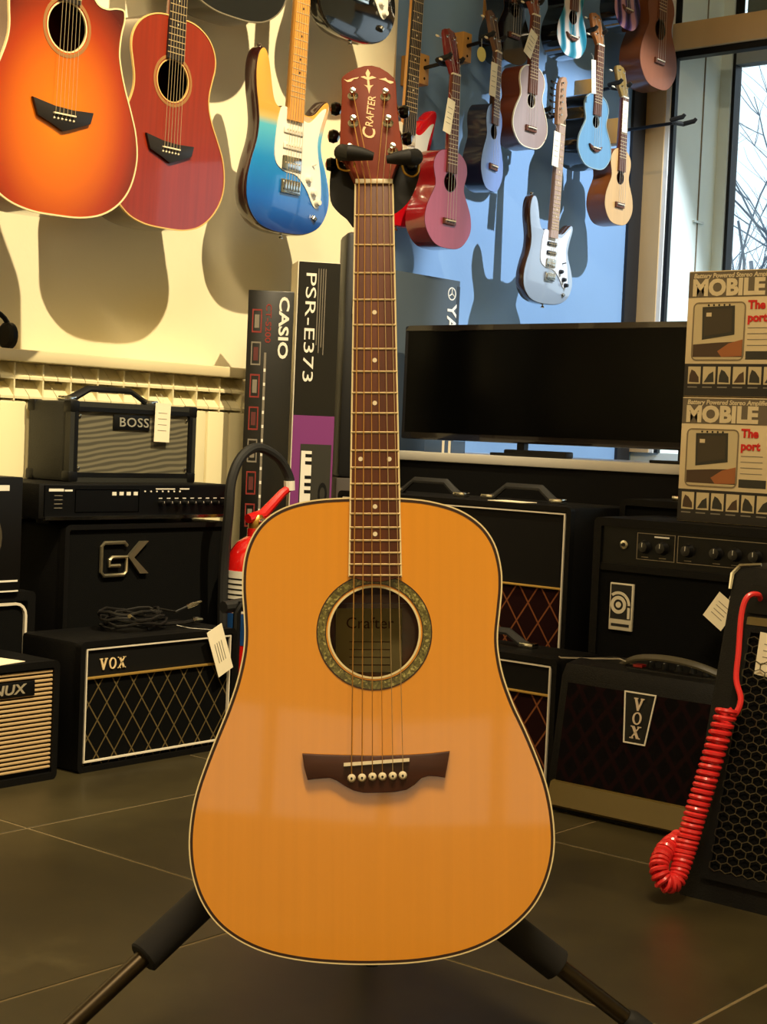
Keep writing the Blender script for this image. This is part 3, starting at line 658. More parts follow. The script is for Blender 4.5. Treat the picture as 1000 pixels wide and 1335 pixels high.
acoustic('ukulele', 'light blue topped ukulele with black sides and smile shaped bridge', 'ukulele', US, RX, 4.452, 1.640, .205, .245, .09, solid('sky_top', (96, 142, 172)), BLKT, 2.045, 2.155, 1.795, .021, 1.706, .037, 4, 14, bind=M('pale_edge', (150, 170, 170), .4), bstyle='smile', head=solid('brown_head', (150, 92, 42)), neck=solid('brown_neck', (120, 70, 36)), hang_label='wooden hanger holding the light blue topped ukulele')
acoustic('ukulele', 'natural blond ukulele with brown sides nearest the window', 'ukulele', US, RX, 4.622, 1.476, .182, .258, .075, solid('blond_top', (206, 160, 98)), solid('nat_side', (136, 72, 26)), 1.905, 2.018, 1.636, .022, 1.543, .036, 4, 14, head=solid('olive_wood', (132, 104, 52)), neck=MAHOG, hang_label='wooden hanger holding the blond ukulele')
acoustic('ukulele', 'large plain brown ukulele hanging beside the window beam', 'ukulele', US, RX, 4.838, 1.980, .255, .345, .085, solid('tan_top', (132, 76, 46), .5, .1), solid('tan_side', (112, 60, 28)), 2.52, 2.67, 2.185, .034, 2.075, .042, 4, 16, hang_label='wooden hanger holding the large brown ukulele')
acoustic('ukulele', 'purple swirl painted ukulele beside the large brown one', 'ukulele', US, RX-.01, 4.632, 2.14, .17, .25, .06, swirl('purple_swirl', (40, 24, 70), (98, 72, 128), (206, 150, 160)), BLKT, 2.52, 2.64, 2.29, .022, 2.205, .036, 4, 14, bstyle='smile', hang_label='wooden hanger holding the purple swirl ukulele')
acoustic('ukulele', 'black ukulele above the pale topped one', 'ukulele', US, RX-.07, 4.06, 1.913, .19, .26, .07, BLKT, BLKT, 2.33, 2.45, 2.08, .022, 2.0, .036, 4, 14, hang_label='wooden hanger holding the black ukulele')
hanger(4.80, 1.835, -2.72, 'empty black yoke hanger beside the window trim', spread=.04)
for (px_, py_, lbl, sz, tl) in ((589, 130, 'cream price tag on the neck of the pink ukulele', (.036, .10), .18), (645, 82, 'cream price tag on the neck of the pale blue ukulele', (.032, .10), .05), (697, 42, 'cream price tag on the neck of the pale topped ukulele', (.042, .085), .42), (774, 78, 'narrow white price tag on the light blue topped ukulele', (.026, .108), -.1), (816, 132, 'white price tag on the neck of the blond ukulele', (.032, .105), .0), (727, 172, 'white price tag on the neck of the white electric guitar', (.036, .11), .06)):
    p = hx(px_, py_, RX+.035); price_tag(p, lbl, sz, PI/2, tl)
p = hx(628, 62, RX+.03); q = thing('round_tag', 'round yellow cardboard tag beside the pale blue ukulele', 'tag', p, PI/2)
B().lathe((0, 0, -.02), (0, -1, 0), [(.0215, 0), (.0215, .001)], 24).build('tag_disc', M('yellow_card', (214, 196, 104), .7), q); B().tube([(0, 0, 0), (.012, .01, .03)], .0006, 4).build('tag_string', M('string_white'), q)

# electric guitars
STRAT = [(0, 0), (.45, .015), (.8, .07), (.98, .17), (1.0, .27), (.9, .38), (.77, .47), (.73, .54), (.77, .62), (.84, .70), (.87, .755), (.82, .79), (.73, .785), (.62, .75), (.52, .715), (.42, .695), (.3, .69), (.2, .70), (-.2, .705), (-.28, .70), (-.36, .70), (-.44, .725), (-.50, .78), (-.56, .86), (-.63, .94), (-.72, .985), (-.82, .985), (-.90, .94), (-.93, .86), (-.90, .76), (-.84, .67), (-.80, .58), (-.83, .48), (-.93, .37), (-1.0, .25), (-.95, .13), (-.72, .04), (-.4, .005)]
GUARD = [(-.22, .70), (-.34, .66), (-.40, .52), (-.38, .40), (-.18, .35), (.15, .335), (.40, .27), (.58, .19), (.70, .18), (.76, .24), (.72, .36), (.64, .46), (.60, .54), (.64, .62), (.72, .70), (.76, .745), (.66, .73), (.48, .67), (.36, .645), (.22, .65)]
WGUARD = M('pearl_guard', (232, 228, 214), .25, coat=.6, noise=.05)
def electric(label, x, y, z, W, Ln, body, nutz, headz, guard=WGUARD, fb=EBONY, neck=MAPLE, pick=WHITEP, side=None, hsh=True, tilt=0.03, hang_label=None, dots=IVORY, red_inset=None, rollv=0.0, horn=1.0):
    mw = Matrix.Translation((x, y, z)) @ Matrix.Rotation(PI/2, 4, 'Z') @ Matrix.Rotation(tilt, 4, 'X') @ Matrix.Rotation(rollv, 4, 'Y')
    t = thing('electric_guitar', label, 'guitar', group='electric guitars on the wall', mw=mw); k_ = Ln/.46
    S = lambda P, per=4: [(a*W/2, c*Ln) for a, c in crom(P, per, True)]
    ST2 = [(a, .72+(c-.72)*horn) if (a < -.3 and c > .72) else (a, c+(.05 if horn < 1 and a > .4 and c > .65 else 0)) for a, c in STRAT]; pts = S(ST2); B().prism(pts, 0, .042*k_, bv=.008*k_).build('body', side or body, t)
    B().prism(inset(pts, (-1 if area(pts) > 0 else 1)*.004*k_), -.0012, .001, bv=.0008).build('body_top', body, t)
    B().prism(S(GUARD), -.0035, -.0008).build('pickguard', guard, t)
    nz = nutz-z; wn, wb_ = .0215*k_, .028*k_; fe = Ln*.63; bz = Ln*.30
    hf = B(); half_round(hf, [(0, nz, wn, .021*k_), (0, Ln*.68, wb_, .024*k_)], -.006); hf.build('neck', neck, t)
    B().prism([(-wn, nz), (wn, nz), (wb_, fe), (-wb_, fe)], -.0125, -.005).build('fretboard', fb, t)
    sl = nz-bz; f0_ = None
    for k in range(1, 22):
        fz_ = nz-sl*(1-2**(-k/12))
        if fz_ < fe: break
        wv = wn+(wb_-wn)*(nz-fz_)/(nz-fe); mt = Matrix.Translation((0, -.013, fz_)) @ Matrix.Diagonal((2*wv, 1, 1, 1))
        if f0_ is None: f0_ = B().box(-.5, .5, -.0006, .0008, -.0009, .0009).build('fret', FRETM, t); f0_.matrix_basis = mt
        else: inst(f0_, t, mt)
    d0 = None
    for k in (3, 5, 7, 9, 12, 15, 17):
        mt = Matrix.Translation((0, -.0128, nz-sl*(1-2**(-(k-.5)/12))))
        if d0 is None: d0 = B().cyl((0, 0, 0), (0, -1, 0), .003, .0006, 8).build('position_dot', dots, t); d0.matrix_basis = mt
        else: inst(d0, t, mt)
    B().box(-wn, wn, -.0145, -.005, nz, nz+.004).build('nut', IVORY, t)
    hl = headz-nutz; hd = [(-wn, 0), (wn, 0), (wn*1.2, hl*.1), (wn*1.9, hl*.16), (wn*2.3, hl*.24), (wn*2.0, hl*.34), (wn*1.5, hl*.5), (wn*1.3, hl*.75), (wn*1.5, hl*.9), (wn*.9, hl*1.0), (0, hl*.99), (-wn*.7, hl*.92), (-wn*1.25, hl*.8), (-wn*1.2, hl*.3)]
    hm = Matrix.Translation((0, -.004, nz+.002)); hs_ = B().prism(hd, 0, .014, bv=.001).build('headstock', neck, t); hs_.matrix_basis = hm
    for k in range(6):
        zt = hl*(.2+.13*k); xx = -wn*.55
        tb = B().lathe((xx, 0, zt), (0, -1, 0), [(.0045, 0), (.003, .002), (.003, .009)], 8); tb.tube([(xx, .018, zt), (-wn*1.25-.012, .018, zt)], .002, 6); tu = tb.build('tuner', CHROME, hs_)
        B().tube([(-wn*1.25-.009, .018, zt), (-wn*1.25-.014, .018, zt), (-wn*1.25-.02, .018, zt), (-wn*1.25-.023, .018, zt)], [.002, .0075, .007, .002], 8, flat=.5).build('tuner_button', DCHROME, tu)
    for zc, nm in ((.575, 's'), (.49, 's'), (.395, 'h')):
        hh = .0085*k_ if nm == 's' else .018*k_
        p_ = B().box(-.036*k_, .036*k_, -.0085, -.003, zc*Ln-hh, zc*Ln+hh, bv=.003).build('pickup', pick if nm == 's' else CHROME, t)
        for q in range(6): B().cyl((-.026*k_+q*.0104*k_, -.0085, zc*Ln), (0, -1, 0), .0022, .0006, 8).build('pole_piece', STEEL, p_)
    br_ = B().box(-.036*k_, .036*k_, -.008, -.001, bz-.034*k_, bz+.002, bv=.002).build('bridge', CHROME, t)
    for q in range(6): B().box(-.029*k_+q*.0102*k_, -.0205*k_+q*.0102*k_, -.013, -.007, bz-.026*k_, bz-.002, bv=.001).build('saddle', CHROME, br_)
    for (kx, kz) in ((.42, .33), (.56, .26), (.66, .21)): B().lathe((kx*W/2, -.003, kz*Ln), (0, -1, 0), [(.010*k_, 0), (.0095*k_, .006), (.007*k_, .013), (.0005, .0135)], 14).build('knob', pick, t)
    B().tube([(.60*W/2, -.002, .11*Ln), (.63*W/2, -.003, .125*Ln)], .0095*k_, 12).build('jack_plate', CHROME, t)
    B().tube([(.5*W/2, -.003, .41*Ln), (.53*W/2, -.015, .42*Ln)], .0018, 6).build('selector_switch', pick, t)
    for q in range(6):
        u_ = q/5-.5; hv = hm @ Vector((-wn*.55, -.006, hl*(.2+.13*q)))
        B().tube([(u_*.052*k_, -.0145, bz-.012), (u_*wn*1.7, -.0148, nz+.002), tuple(hv)], .0005, 4).build('string', STEEL, t)
    for (sx_, sz_) in ((-.76, .985), (0, .0)):
        B().lathe((sx_*W/2, .02*k_, sz_*Ln), (0, 0, 1 if sz_ > .5 else -1), [(.004, -.004), (.003, .004), (.0065, .008), (.0065, .01)], 10).build('strap_button', CHROME, t)
    if hang_label: hanger(y, nutz+.03, x-.012, hang_label, spread=.036)
    return t
def fade(nm, stops, Ln):
    def f(nt, co):
        s = nt.nodes.new('ShaderNodeSeparateXYZ'); nt.links.new(co, s.inputs[0]); return ramp(nt, math_node(nt, 'DIVIDE', s.outputs[2], Ln), stops)
    return ramp_mat(nm, f, .2, 1.0)
BLUEFADE = fade('blue_gold_fade', [(0, (4, 40, 120)), (.18, (8, 96, 190)), (.40, (20, 128, 196)), (.58, (84, 176, 200)), (.62, (196, 176, 110)), (.66, (214, 160, 72)), (1, (220, 164, 72))], .465)
electric("electric guitar in a blue to gold fade with white pickguard and maple fretboard", -2.85, 2.975, 1.235, .318, .465, BLUEFADE, 1.235+.86, 2.27, fb=MAPLE, side=M('strat_side', (46, 14, 12), .25, coat=1), dots=EBONY, hang_label='wooden hanger holding the blue and gold electric guitar')
electric('glossy black electric guitar hung high, only its lower body showing', -2.83, 3.195, 1.782, .318, .46, M('black_body', (8, 8, 10), .1, coat=1), 2.60, 2.74, hang_label='wooden hanger holding the black electric guitar')
REDW = M('white_body', (232, 224, 200), .2, coat=1)
electric('red electric guitar with cream pickguard and dark fretboard behind the upright guitar', -2.968, 3.587, 1.340, .315, .433, M('red_body', (206, 14, 26), .12, coat=1), 2.17, 2.34, guard=REDW, horn=.45, hang_label='wooden hanger holding the red electric guitar')
electric('small white electric guitar with pale fretboard on the blue wall', RX, 4.212, 1.166, .283, .340, M('white_gloss', (158, 170, 184), .1, coat=1), 1.738, 1.892, guard=M('white_guard', (232, 234, 238), .3), fb=M('pale_fretboard', (188, 160, 148), .5), neck=M('pale_neck', (170, 130, 100), .4), side=M('brown_edge', (70, 44, 28), .2, coat=1), pick=M('dark_pickup', (60, 62, 66), .3, .6), hang_label='wooden hanger holding the small white electric guitar')

# ================================================================== AMPLIFIERS
def cabinet(t, W, H, Dp, bar=.02, rec=.014, mat=TOLEX, r=.012, name='cabinet'):
    """open-fronted cabinet: front frame bars round a recess, solid behind"""
    b = B().ring(-W/2, W/2, 0, H, bar, 0, rec+.004, r=r)
    b.box(-W/2, W/2, rec+.002, Dp, 0, H, bv=r*.8, seg=2)
    return b.build(name, mat, t)
def feet(t, W, Dp, z=0):
    for x in (-W/2+.03, W/2-.03):
        for y in (.04, Dp-.04): B().cyl((x, y, z), (0, 0, 1), .012, .012, 12).build('rubber_foot', RUBBER, t)
def strap_handle(t, x, y, z, ln=.19, mat=RUBBER, cap=CHROME, rise=.03):
    h = B().tube([(x-ln/2, y, z+.004), (x-ln/2+.015, y, z+.008), (x-ln/4, y, z+rise), (x+ln/4, y, z+rise), (x+ln/2-.015, y, z+.008), (x+ln/2, y, z+.004)], [.010, .011, .010, .010, .011, .010], 8, flat=.55).build('handle', mat, t)
    for s in (-1, 1): B().box(x+s*ln/2-.018, x+s*ln/2+.018, y-.013, y+.013, z, z+.012, bv=.003).build('handle_cap', cap, h)
def knob(t, x, y, z, r=.009, mat=BLACK, axis=(0, -1, 0), h=.014):
    k = B().lathe((x, y, z), axis, [(r*1.15, 0), (r, .003), (r*.85, h), (r*.3, h+.001)], 16).build('knob', mat, t)
    ax = Vector(axis); c = Vector((x, y, z))+ax*(h+.0006)
    up = Vector((0, 0, 1)) if abs(ax.z) < .9 else Vector((0, -1, 0))
    B().tube([c, c+up*r*.75], .0007, 4).build('pointer', WHITEP, k); return k
def corners(t, W, H, Dp, s=.022, mat=BLACK):
    for x in (-W/2, W/2):
        for z in (0, H):
            for y in (0, Dp):
                x0, x1 = (x-.002, x+s) if x < 0 else (x-s, x+.002); z0, z1 = (z-.002 if z else 0, z+s) if z == 0 else (z-s, z+.002); y0, y1 = (y-.002, y+s) if y == 0 else (y-s, y+.002)
                B().box(x0, x1, y0, y1, z0, z1, bv=.005).build('corner_guard', mat, t)
def vox_letters(t, cx, cz, h, mat, y, vertical=False, wd=.9):
    """slab-serif V O X"""
    def V_(x, z): return [[(x-.5, z+.5), (x-.12, z+.5), (x-.12, z+.42), (x-.2, z+.40), (x+.02, z-.15), (x+.2, z+.40), (x+.14, z+.42), (x+.14, z+.5), (x+.5, z+.5), (x+.5, z+.42), (x+.4, z+.40), (x+.06, z-.5), (x-.1, z-.5), (x-.42, z+.40), (x-.5, z+.42)]]
    def X_(x, z):
        def bar(s): return [(x-s*.42, z+.5), (x-s*.16, z+.5), (x+s*.42, z-.5), (x+s*.16, z-.5)]
        return [bar(1), [(x+.42, z+.5), (x+.28, z+.5), (x-.42, z-.5), (x-.28, z-.5)]] + [[(x+a, z+c), (x+a+.36, z+c), (x+a+.36, z+c+.08), (x+a, z+c+.08)] for a, c in ((-.5, .42), (.14, .42), (-.5, -.5), (.14, -.5))]
    k = h
    spots = [(0, 1.12), (0, 0), (0, -1.12)] if vertical else [(-1.02, 0), (0, 0), (1.02, 0)]
    b = B()
    for poly in V_(0, 0): b.prism([(cx+(p*wd+spots[0][0])*k, cz+(q+spots[0][1])*k) for p, q in poly], y-.002, y)
    b.build('logo_letter', mat, t)
    n = 24; ox, oz = spots[1]
    po = [(cx+(.44*wd*math.cos(2*PI*i/n)+ox)*k, cz+(.5*math.sin(2*PI*i/n)+oz)*k) for i in range(n)]; pi_ = [(cx+(.27*wd*math.cos(2*PI*i/n)+ox)*k, cz+(.40*math.sin(2*PI*i/n)+oz)*k) for i in range(n)]
    B().loopring(po, pi_, y-.002, y).build('logo_letter', mat, t)
    b = B()
    for poly in X_(0, 0): b.prism([(cx+(p*wd+spots[2][0])*k, cz+(q+spots[2][1])*k) for p, q in poly], y-.002, y)
    b.build('logo_letter', mat, t)
LOGO = M('logo_cream', (222, 196, 146), .4)
def vox_amp(label, loc, rot, W, H, Dp, cloth, logo=None, band=.055, pipe=PIPE, gold=True):
    t = thing('guitar_amplifier', label, 'amplifier', loc, rot); cabinet(t, W, H, Dp, .012)
    fx, fz0, fz1 = W/2-.012, .02, H-.012
    B().box(-fx, fx, .008, .016, .012, fz1-band).build('grille_cloth', cloth, t)
    B().box(-fx, fx, .006, .016, fz1-band, fz1).build('front_panel', M('dark_panel', (9, 8, 6), .7, spec=.2), t)
    B().ring(-fx+.004, fx-.004, fz0, fz1-.003, .0032, .001, .010).build('piping', pipe, t)
    if gold: B().box(-fx+.006, fx-.006, .001, .010, fz1-band-.005, fz1-band, bv=.001).build('gold_strip', GOLD, t)
    if logo: vox_letters(t, logo[0], logo[1], logo[2], LOGO, .005)
    feet(t, W, Dp); return t
# ---- left side, facing +X  (rot = 90 deg; local x = world y)
R9 = PI/2
DB = diamond('diamond_black', (4, 4, 3), (92, 78, 48), .048, .070, .045)
v1_ = vox_amp('black combo amplifier with black diamond grille and white piping on the floor by the wall', (-2.49, 2.267, 0), R9, .446, .272, .20, DB, (-.135, .222, .024), band=.062, gold=True)
tg = thing('price_tag', 'large cream price tag hanging over the front of the black diamond grille amplifier', 'price tag', (-2.482, 2.405, .279), R9)
ca, sa = math.cos(.42), math.sin(.42)
Rt = lambda x, z: (x*ca-z*sa*.9, x*sa+z*ca)
B().prism([Rt(-.024, 0), Rt(.024, 0), Rt(.024, -.112), Rt(-.024, -.112)], -.006, -.005).build('tag_paper', PAPER, tg)
for k in range(4): B().prism([Rt(-.012+.007*k, -.035), Rt(-.0105+.007*k, -.035), Rt(-.0105+.007*k, -.082), Rt(-.012+.007*k, -.082)], -.0066, -.0058).build('printed_line', INK, tg)
B().tube([(0, -.005, -.004), (-.02, .05, -.005), (-.03, .12, .0)], .0008, 5).build('tag_string', M('string_white'), tg)
# coiled cable lying on that amplifier
cb = B(); pts = []
for i in range(110):
    a = i*.36; rr = .062+.012*math.sin(i*.21); pts.append((-2.60+rr*math.cos(a)*.8, 2.275+rr*math.sin(a)*1.15, .277+.0048*(i/110)*8+.004*math.sin(i*1.7)))
cb.tube(pts, .0032, 6)
cbo = thing('instrument_cable', 'coiled black instrument cable lying on the diamond grille amplifier', 'cable', (0, 0, 0))
cb.build('cable_loops', M('cable_rubber', (26, 24, 22), .4), cbo)
B().tube([pts[-1], (-2.52, 2.33, .315), (-2.52, 2.37, .328)], .003, 6).build('cable_end', M('cable_rubber'), cbo)
B().tube([(-2.52, 2.362, .324), (-2.515, 2.375, .329), (-2.51, 2.395, .335)], [.0055, .0055, .003], 8).build('jack_plug', CHROME, cbo)
B().tube([(-2.54, 2.225, .305), (-2.53, 2.205, .312)], .0045, 8).build('jack_plug', CHROME, cbo)
B().tube([(-2.58, 2.32, .281), (-2.57, 2.40, .281), (-2.58, 2.45, .283)], .0045, 6).build('cable_end', M('cable_rubber'), cbo)
B().tube([(-2.58, 2.435, .283), (-2.578, 2.45, .284), (-2.575, 2.462, .284)], [.007, .007, .004], 8).build('jack_plug', CHROME, cbo)

# NUX practice amp with ribbed grille
n_ = thing('guitar_amplifier', 'small black amplifier with horizontal ribbed beige grille', 'amplifier', (-2.485, 1.815, 0), R9)
cabinet(n_, .345, .242, .20, .014); feet(n_, .345, .2)
B().box(-.16, .16, .012, .017, .014, .228).build('baffle', BLACK, n_)
RIB = M('grille_rib', (176, 148, 104), .6); r0_ = B().box(-.1585, .1585, .004, .012, 0, .0052, bv=.0012, seg=1).build('grille_rib', RIB, n_); r0_.location.z = .024
for k in range(1, 23): inst(r0_, n_, Matrix.Translation((0, 0, .024+k*.0088)))
lp = B().box(-.02, .112, .001, .006, .176, .206, bv=.001).build('logo_plate', BLACK, n_)
text('lettering', 'NUX', .027, M('logo_dim', (150, 140, 118), .5), n_, .048, .0005, .191, bold=.0006, xs=1.3, shear=.15)
pp_ = tagm(B().box(-.06, .06, -.04, .04, 0, .0012).build('paper_sheet', PAPER), 'small sheet of paper lying on the ribbed grille amplifier', 'paper'); pp_.location = (-2.55, 1.86, .243); pp_.rotation_euler = (0, 0, .2)

# piping amp behind, with printed carton on top
w_ = thing('guitar_amplifier', 'black amplifier with rounded white piping under the black carton', 'amplifier', (-2.71, 1.875, 0), R9)
cabinet(w_, .44, .355, .24, .02); B().box(-.2, .2, .008, .016, .02, .335).build('grille_cloth', M('black_cloth', (4, 4, 3), .95, bump=.4, bscale=500, spec=.15), w_)
B().ring(-.2, .2, .03, .332, .006, .001, .010, r=.03).build('piping', PIPE, w_); feet(w_, .44, .24)
c_ = thing('carton_box', 'black printed amplifier carton on top of the white piped amplifier', 'box', (-2.70, 1.85, .357), R9)
B().box(-.195, .195, 0, .24, 0, .243, bv=.002).build('carton', M('black_card', (12, 10, 7), .5, spec=.25, noise=.15, nscale=5), c_)
B().loopring([(.06+.085*math.cos(a*PI/16), .115+.08*math.sin(a*PI/16)) for a in range(32)], [(.06+.078*math.cos(a*PI/16), .115+.074*math.sin(a*PI/16)) for a in range(32)], -.0005, .0005).build('printed_speaker', M('dim_print', (62, 54, 36), .6), c_)
for (x0, x1, z_, h_) in ((.04, .19-.03, .214, .012), (-.05, .075, .148, .002), (-.05, .07, .143, .002), (.02, .188, .021, .004), (.02, .13, .006, .003), (.12, .19, -.0, .003)):
    B().box(x0, x1, -.0006, .0004, z_, z_+h_).build('printed_line', WHITEP, c_)

# GK combo, amp head on it, Boss combo on top
k_ = thing('bass_amplifier', 'large black bass combo with chrome GK emblem', 'amplifier', (-2.72, 2.433, 0), R9)
cabinet(k_, .51, .495, .22, .012, r=.014); B().box(-.245, .245, .008, .016, .012, .483).build('grille_cloth', M('black_cloth'), k_)
EMB = M('emblem_nickel', (196, 184, 152), .3, .9); gxc, gzc, gs = -.105, .415, .039
def st_(pts, r_=.0042): return B().tube([(gxc+x*gs, .002, gzc+z*gs) for x, z in pts], r_, 6)
st_([(-.15, .25), (-.9, .25), (-.9, -.4), (.35, -.4), (.1, .0), (-.55, .0)][:0] or [(.75, .75), (.55, .95), (-.95, .95), (-1.15, .75), (-1.15, -.75), (-.95, -.95), (.55, -.95), (.75, -.75), (.75, .1), (-.35, .1), (-.55, -.05), (-.55, -.4), (.25, -.4)], .0045).build('emblem_letter', EMB, k_)
b = B(); b.prism([(gxc+x*gs, gzc+z*gs) for x, z in ((.8, .12), (1.75, 1.0), (2.35, 1.0), (1.25, .05), (2.4, -.92), (1.75, -.92))], -.002, .006); b.build('emblem_letter', EMB, k_)
h_ = thing('amplifier_head', 'flat black amplifier head with rows of small controls on the bass combo', 'amplifier', (-2.715, 2.387, .496), R9)
B().box(-.285, .285, .004, .225, .012, .09, bv=.004).build('chassis', TOLEX, h_)
fpn = B().box(-.272, .285, 0, .006, .018, .086).build('front_panel', M('head_panel', (7, 7, 7), .4, spec=.25), h_)
B().box(-.272, .285, -.003, .004, .010, .018).build('chrome_rail', CHROME, h_)
for x in (-.23, .2): B().cyl((x, .06, 0), (0, 0, 1), .014, .012, 12).build('rubber_foot', RUBBER, h_)
for x in (-.23, .2): B().cyl((x, .2, 0), (0, 0, 1), .014, .012, 12).build('rubber_foot', RUBBER, h_)
B().ring(-.19, -.005, .026, .078, .0015, -.001, .001).build('display_frame', DCHROME, fpn)
for k in range(9): knob(h_, .06+.025*k, 0, .046, .0065)
for k in range(9): B().box(.055+.025*k, .066+.025*k, -.0008, .0005, .056, .058).build('printed_line', WHITEP, fpn)
for k in range(7): B().cyl((.012+.018*k, 0, .073), (0, -1, 0), .002, .002, 8).build('indicator', WHITEP, fpn)
for k in range(4):
    B().box(-.085+.021*k, -.073+.021*k, -.0012, .0005, .064, .072).build('push_button', WHITEP, fpn)
B().box(-.262, -.222, -.0008, .0005, .073, .079).build('printed_line', WHITEP, fpn); B().box(-.219, -.198, -.0008, .0005, .073, .077).build('printed_line', WHITEP, fpn)
B().box(.045, .105, -.0008, .0005, .0775, .080).build('printed_line', WHITEP, fpn); B().box(.12, .15, -.0008, .0005, .0775, .0805).build('printed_line', WHITEP, fpn)
for k in range(4): B().box(-.247, -.225, -.0008, .0005, .036+.009*k, .0375+.009*k).build('printed_line', INK, fpn)
s_ = thing('guitar_amplifier', 'black combo amplifier with grey woven grille and corner guards on the amplifier head', 'amplifier', (-2.785, 2.426, .586), R9)
cabinet(s_, .385, .183, .155, .018, mat=M('grey_tolex', (34, 34, 28), .6, bump=.35, bscale=350)); corners(s_, .385, .183, .155, .026)
def weave(nt, co):
    w = nt.nodes.new('ShaderNodeTexWave'); w.inputs['Scale'].default_value = 26; w.inputs['Distortion'].default_value = 3.5; w.inputs['Detail'].default_value = 1; w.bands_direction = 'Z'
    mp = nt.nodes.new('ShaderNodeMapping'); mp.inputs['Rotation'].default_value = (0, .35, 0); mp.inputs['Scale'].default_value = (.35, 1, 1); nt.links.new(co, mp.inputs[0]); nt.links.new(mp.outputs[0], w.inputs['Vector'])
    return ramp(nt, w.outputs['Fac'], [(.2, (70, 66, 52)), (.8, (112, 106, 84))])
B().box(-.175, .175, .006, .016, .018, .165).build('grille_cloth', ramp_mat('grey_weave', weave, .7), s_)
B().ring(-.18, .18, .012, .171, .010, -.001, .01).build('front_trim', BLACK, s_)
for x in (-.163, .163):
    for z in (.032, .150): B().lathe((x, .006, z), (0, -1, 0), [(.005, 0), (.004, .003), (.001, .004)], 10).build('screw', CHROME, s_)
B().box(-.065, .045, .002, .008, .122, .157, bv=.001).build('logo_plate', BLACK, s_)
text('lettering', 'BOSS', .030, M('logo_grey', (186, 180, 160), .4, .5), s_, -.004, .0015, .139, bold=.0002, xs=1.25, spacing=1.1)
strap_handle(s_, -.015, .08, .183, .25, mat=BLACK, rise=.032)
for x in (-.15, .15): B().cyl((x, .03, -.012+.012), (0, 0, -1), .012, .0, 12) and B().box(x-.02, x+.02, .02, .05, -.001, .004, bv=.001).build('rubber_foot', RUBBER, s_)
price_tag((-2.778, 2.503, .775), 'white price tag hanging from the handle of the grey grille amplifier', (.048, .092), R9, .02)

# extinguisher, stool, cartons on the left wall
e_ = thing('fire_extinguisher', 'red fire extinguisher with black hose beside the keyboard cartons', 'fire extinguisher', (-2.63, 2.682, 0), R9); e_.scale = (1, 1, .95)
B().lathe((0, 0, 0), (0, 0, 1), [(.06, 0), (.075, .01), (.075, .40), (.068, .44), (.045, .475), (.022, .49), (.022, .51)], 28).build('cylinder', M('extinguisher_red', (196, 18, 14), .25, coat=.8), e_)
lb = B().lathe((0, 0, 0), (0, 0, 1), [(.0755, .30), (.0755, .405)], 28).build('paper_label', M('label_white', (216, 210, 196), .6), e_)
for k in range(6): B().lathe((0, 0, 0), (0, 0, 1), [(.0759, .318+.013*k), (.0759, .322+.013*k)], 28).build('printed_line', BLACK, lb)
B().lathe((0, 0, 0), (0, 0, 1), [(.0757, .22), (.0757, .299)], 28).build('blue_band', M('label_blue', (20, 70, 130), .5), e_)
B().lathe((0, 0, .505), (0, 0, 1), [(.018, 0), (.02, .01), (.02, .03), (.014, .04)], 16).build('valve', M('brass', (190, 150, 70), .3, .9), e_)
RD = M('extinguisher_red')
B().tube([(-.03, 0, .535), (.02, 0, .545), (.075, -.01, .60), (.098, -.012, .615)], [.012, .014, .011, .010], 10).build('carry_handle', RD, e_)
B().tube([(-.02, 0, .53), (.03, -.005, .535), (.07, -.01, .545)], [.009, .009, .006], 8).build('trigger', RD, e_)
B().tube(crom([(.098, -.012, .615), (.095, -.01, .645), (.06, -.005, .69), (-.005, 0, .715), (-.06, 0, .69), (-.09, 0, .63), (-.095, 0, .55), (-.085, .02, .40), (-.08, .02, .2)], 5), .0125, 10).build('hose', RUBBER, e_)
B().tube([(.098, -.012, .608), (.096, -.012, .632)], .014, 10).build('hose_collar', M('label_white'), e_)
B().cyl((.0, -.022, .525), (0, -1, 0), .014, .012, 14).build('pressure_gauge', CHROME, e_)
m_ = thing('drum_pedal', 'black metal pedal with chrome fittings beside the diamond grille amplifier', 'pedal', (-2.50, 2.548, 0), R9)
B().box(-.04, .045, -.02, .09, 0, .012, bv=.003).build('base_plate', BLACK, m_)
B().tube([(-.02, .03, .01), (-.02, .03, .30), (-.01, .03, .318), (.04, .03, .318)], .009, 8).build('post', BLACK, m_)
B().tube([(-.045, .05, .312), (.045, .05, .316)], [.014, .017], 10).build('padded_arm', RUBBER, m_)
for x, z in ((.012, .24), (.03, .20), (.025, .14), (.035, .27)): B().lathe((x, .01, z), (0, -1, 0), [(.006, 0), (.009, .004), (.005, .012)], 10).build('wing_nut', CHROME, m_)
B().tube([(.035, .025, .01), (.04, .025, .15), (.03, .025, .25)], .006, 8).build('rod', CHROME, m_)
# keyboard cartons
CARD = M('black_carton', (16, 15, 11), .32, noise=.1, nscale=3)
ca_ = thing('carton_box', 'tall black CASIO keyboard carton standing beside the radiator', 'box', (hx(344, 640, -2.80).x, hx(344, 640, -2.80).y, 0), math.radians(45)); ca_.scale = (.73, 1, 1)
B().box(-.080, .080, 0, .09, 0, 1.078, bv=.002).build('carton', CARD, ca_)
text('lettering', 'CASIO', .048, WHITEP, ca_, .045, -.0004, .985, ang=-PI/2, bold=.0012, xs=1.15)
REDP = M('red_print', (124, 30, 18), .6)
text('lettering', 'CT-S200', .028, REDP, ca_, -.008, -.0004, .995, ang=-PI/2, bold=.0004)
for k in range(7):
    z = 1.03-k*.083; B().ring(-.064, -.030, z-.06, z, .004, -.0006, .0004).build('printed_frame', REDP if k % 3 != 1 else INK, ca_); B().box(-.055, -.039, -.0006, .0004, z-.048, z-.014).build('printed_icon', M('dark_red_print', (84, 26, 20), .6) if k % 2 else INK, ca_)
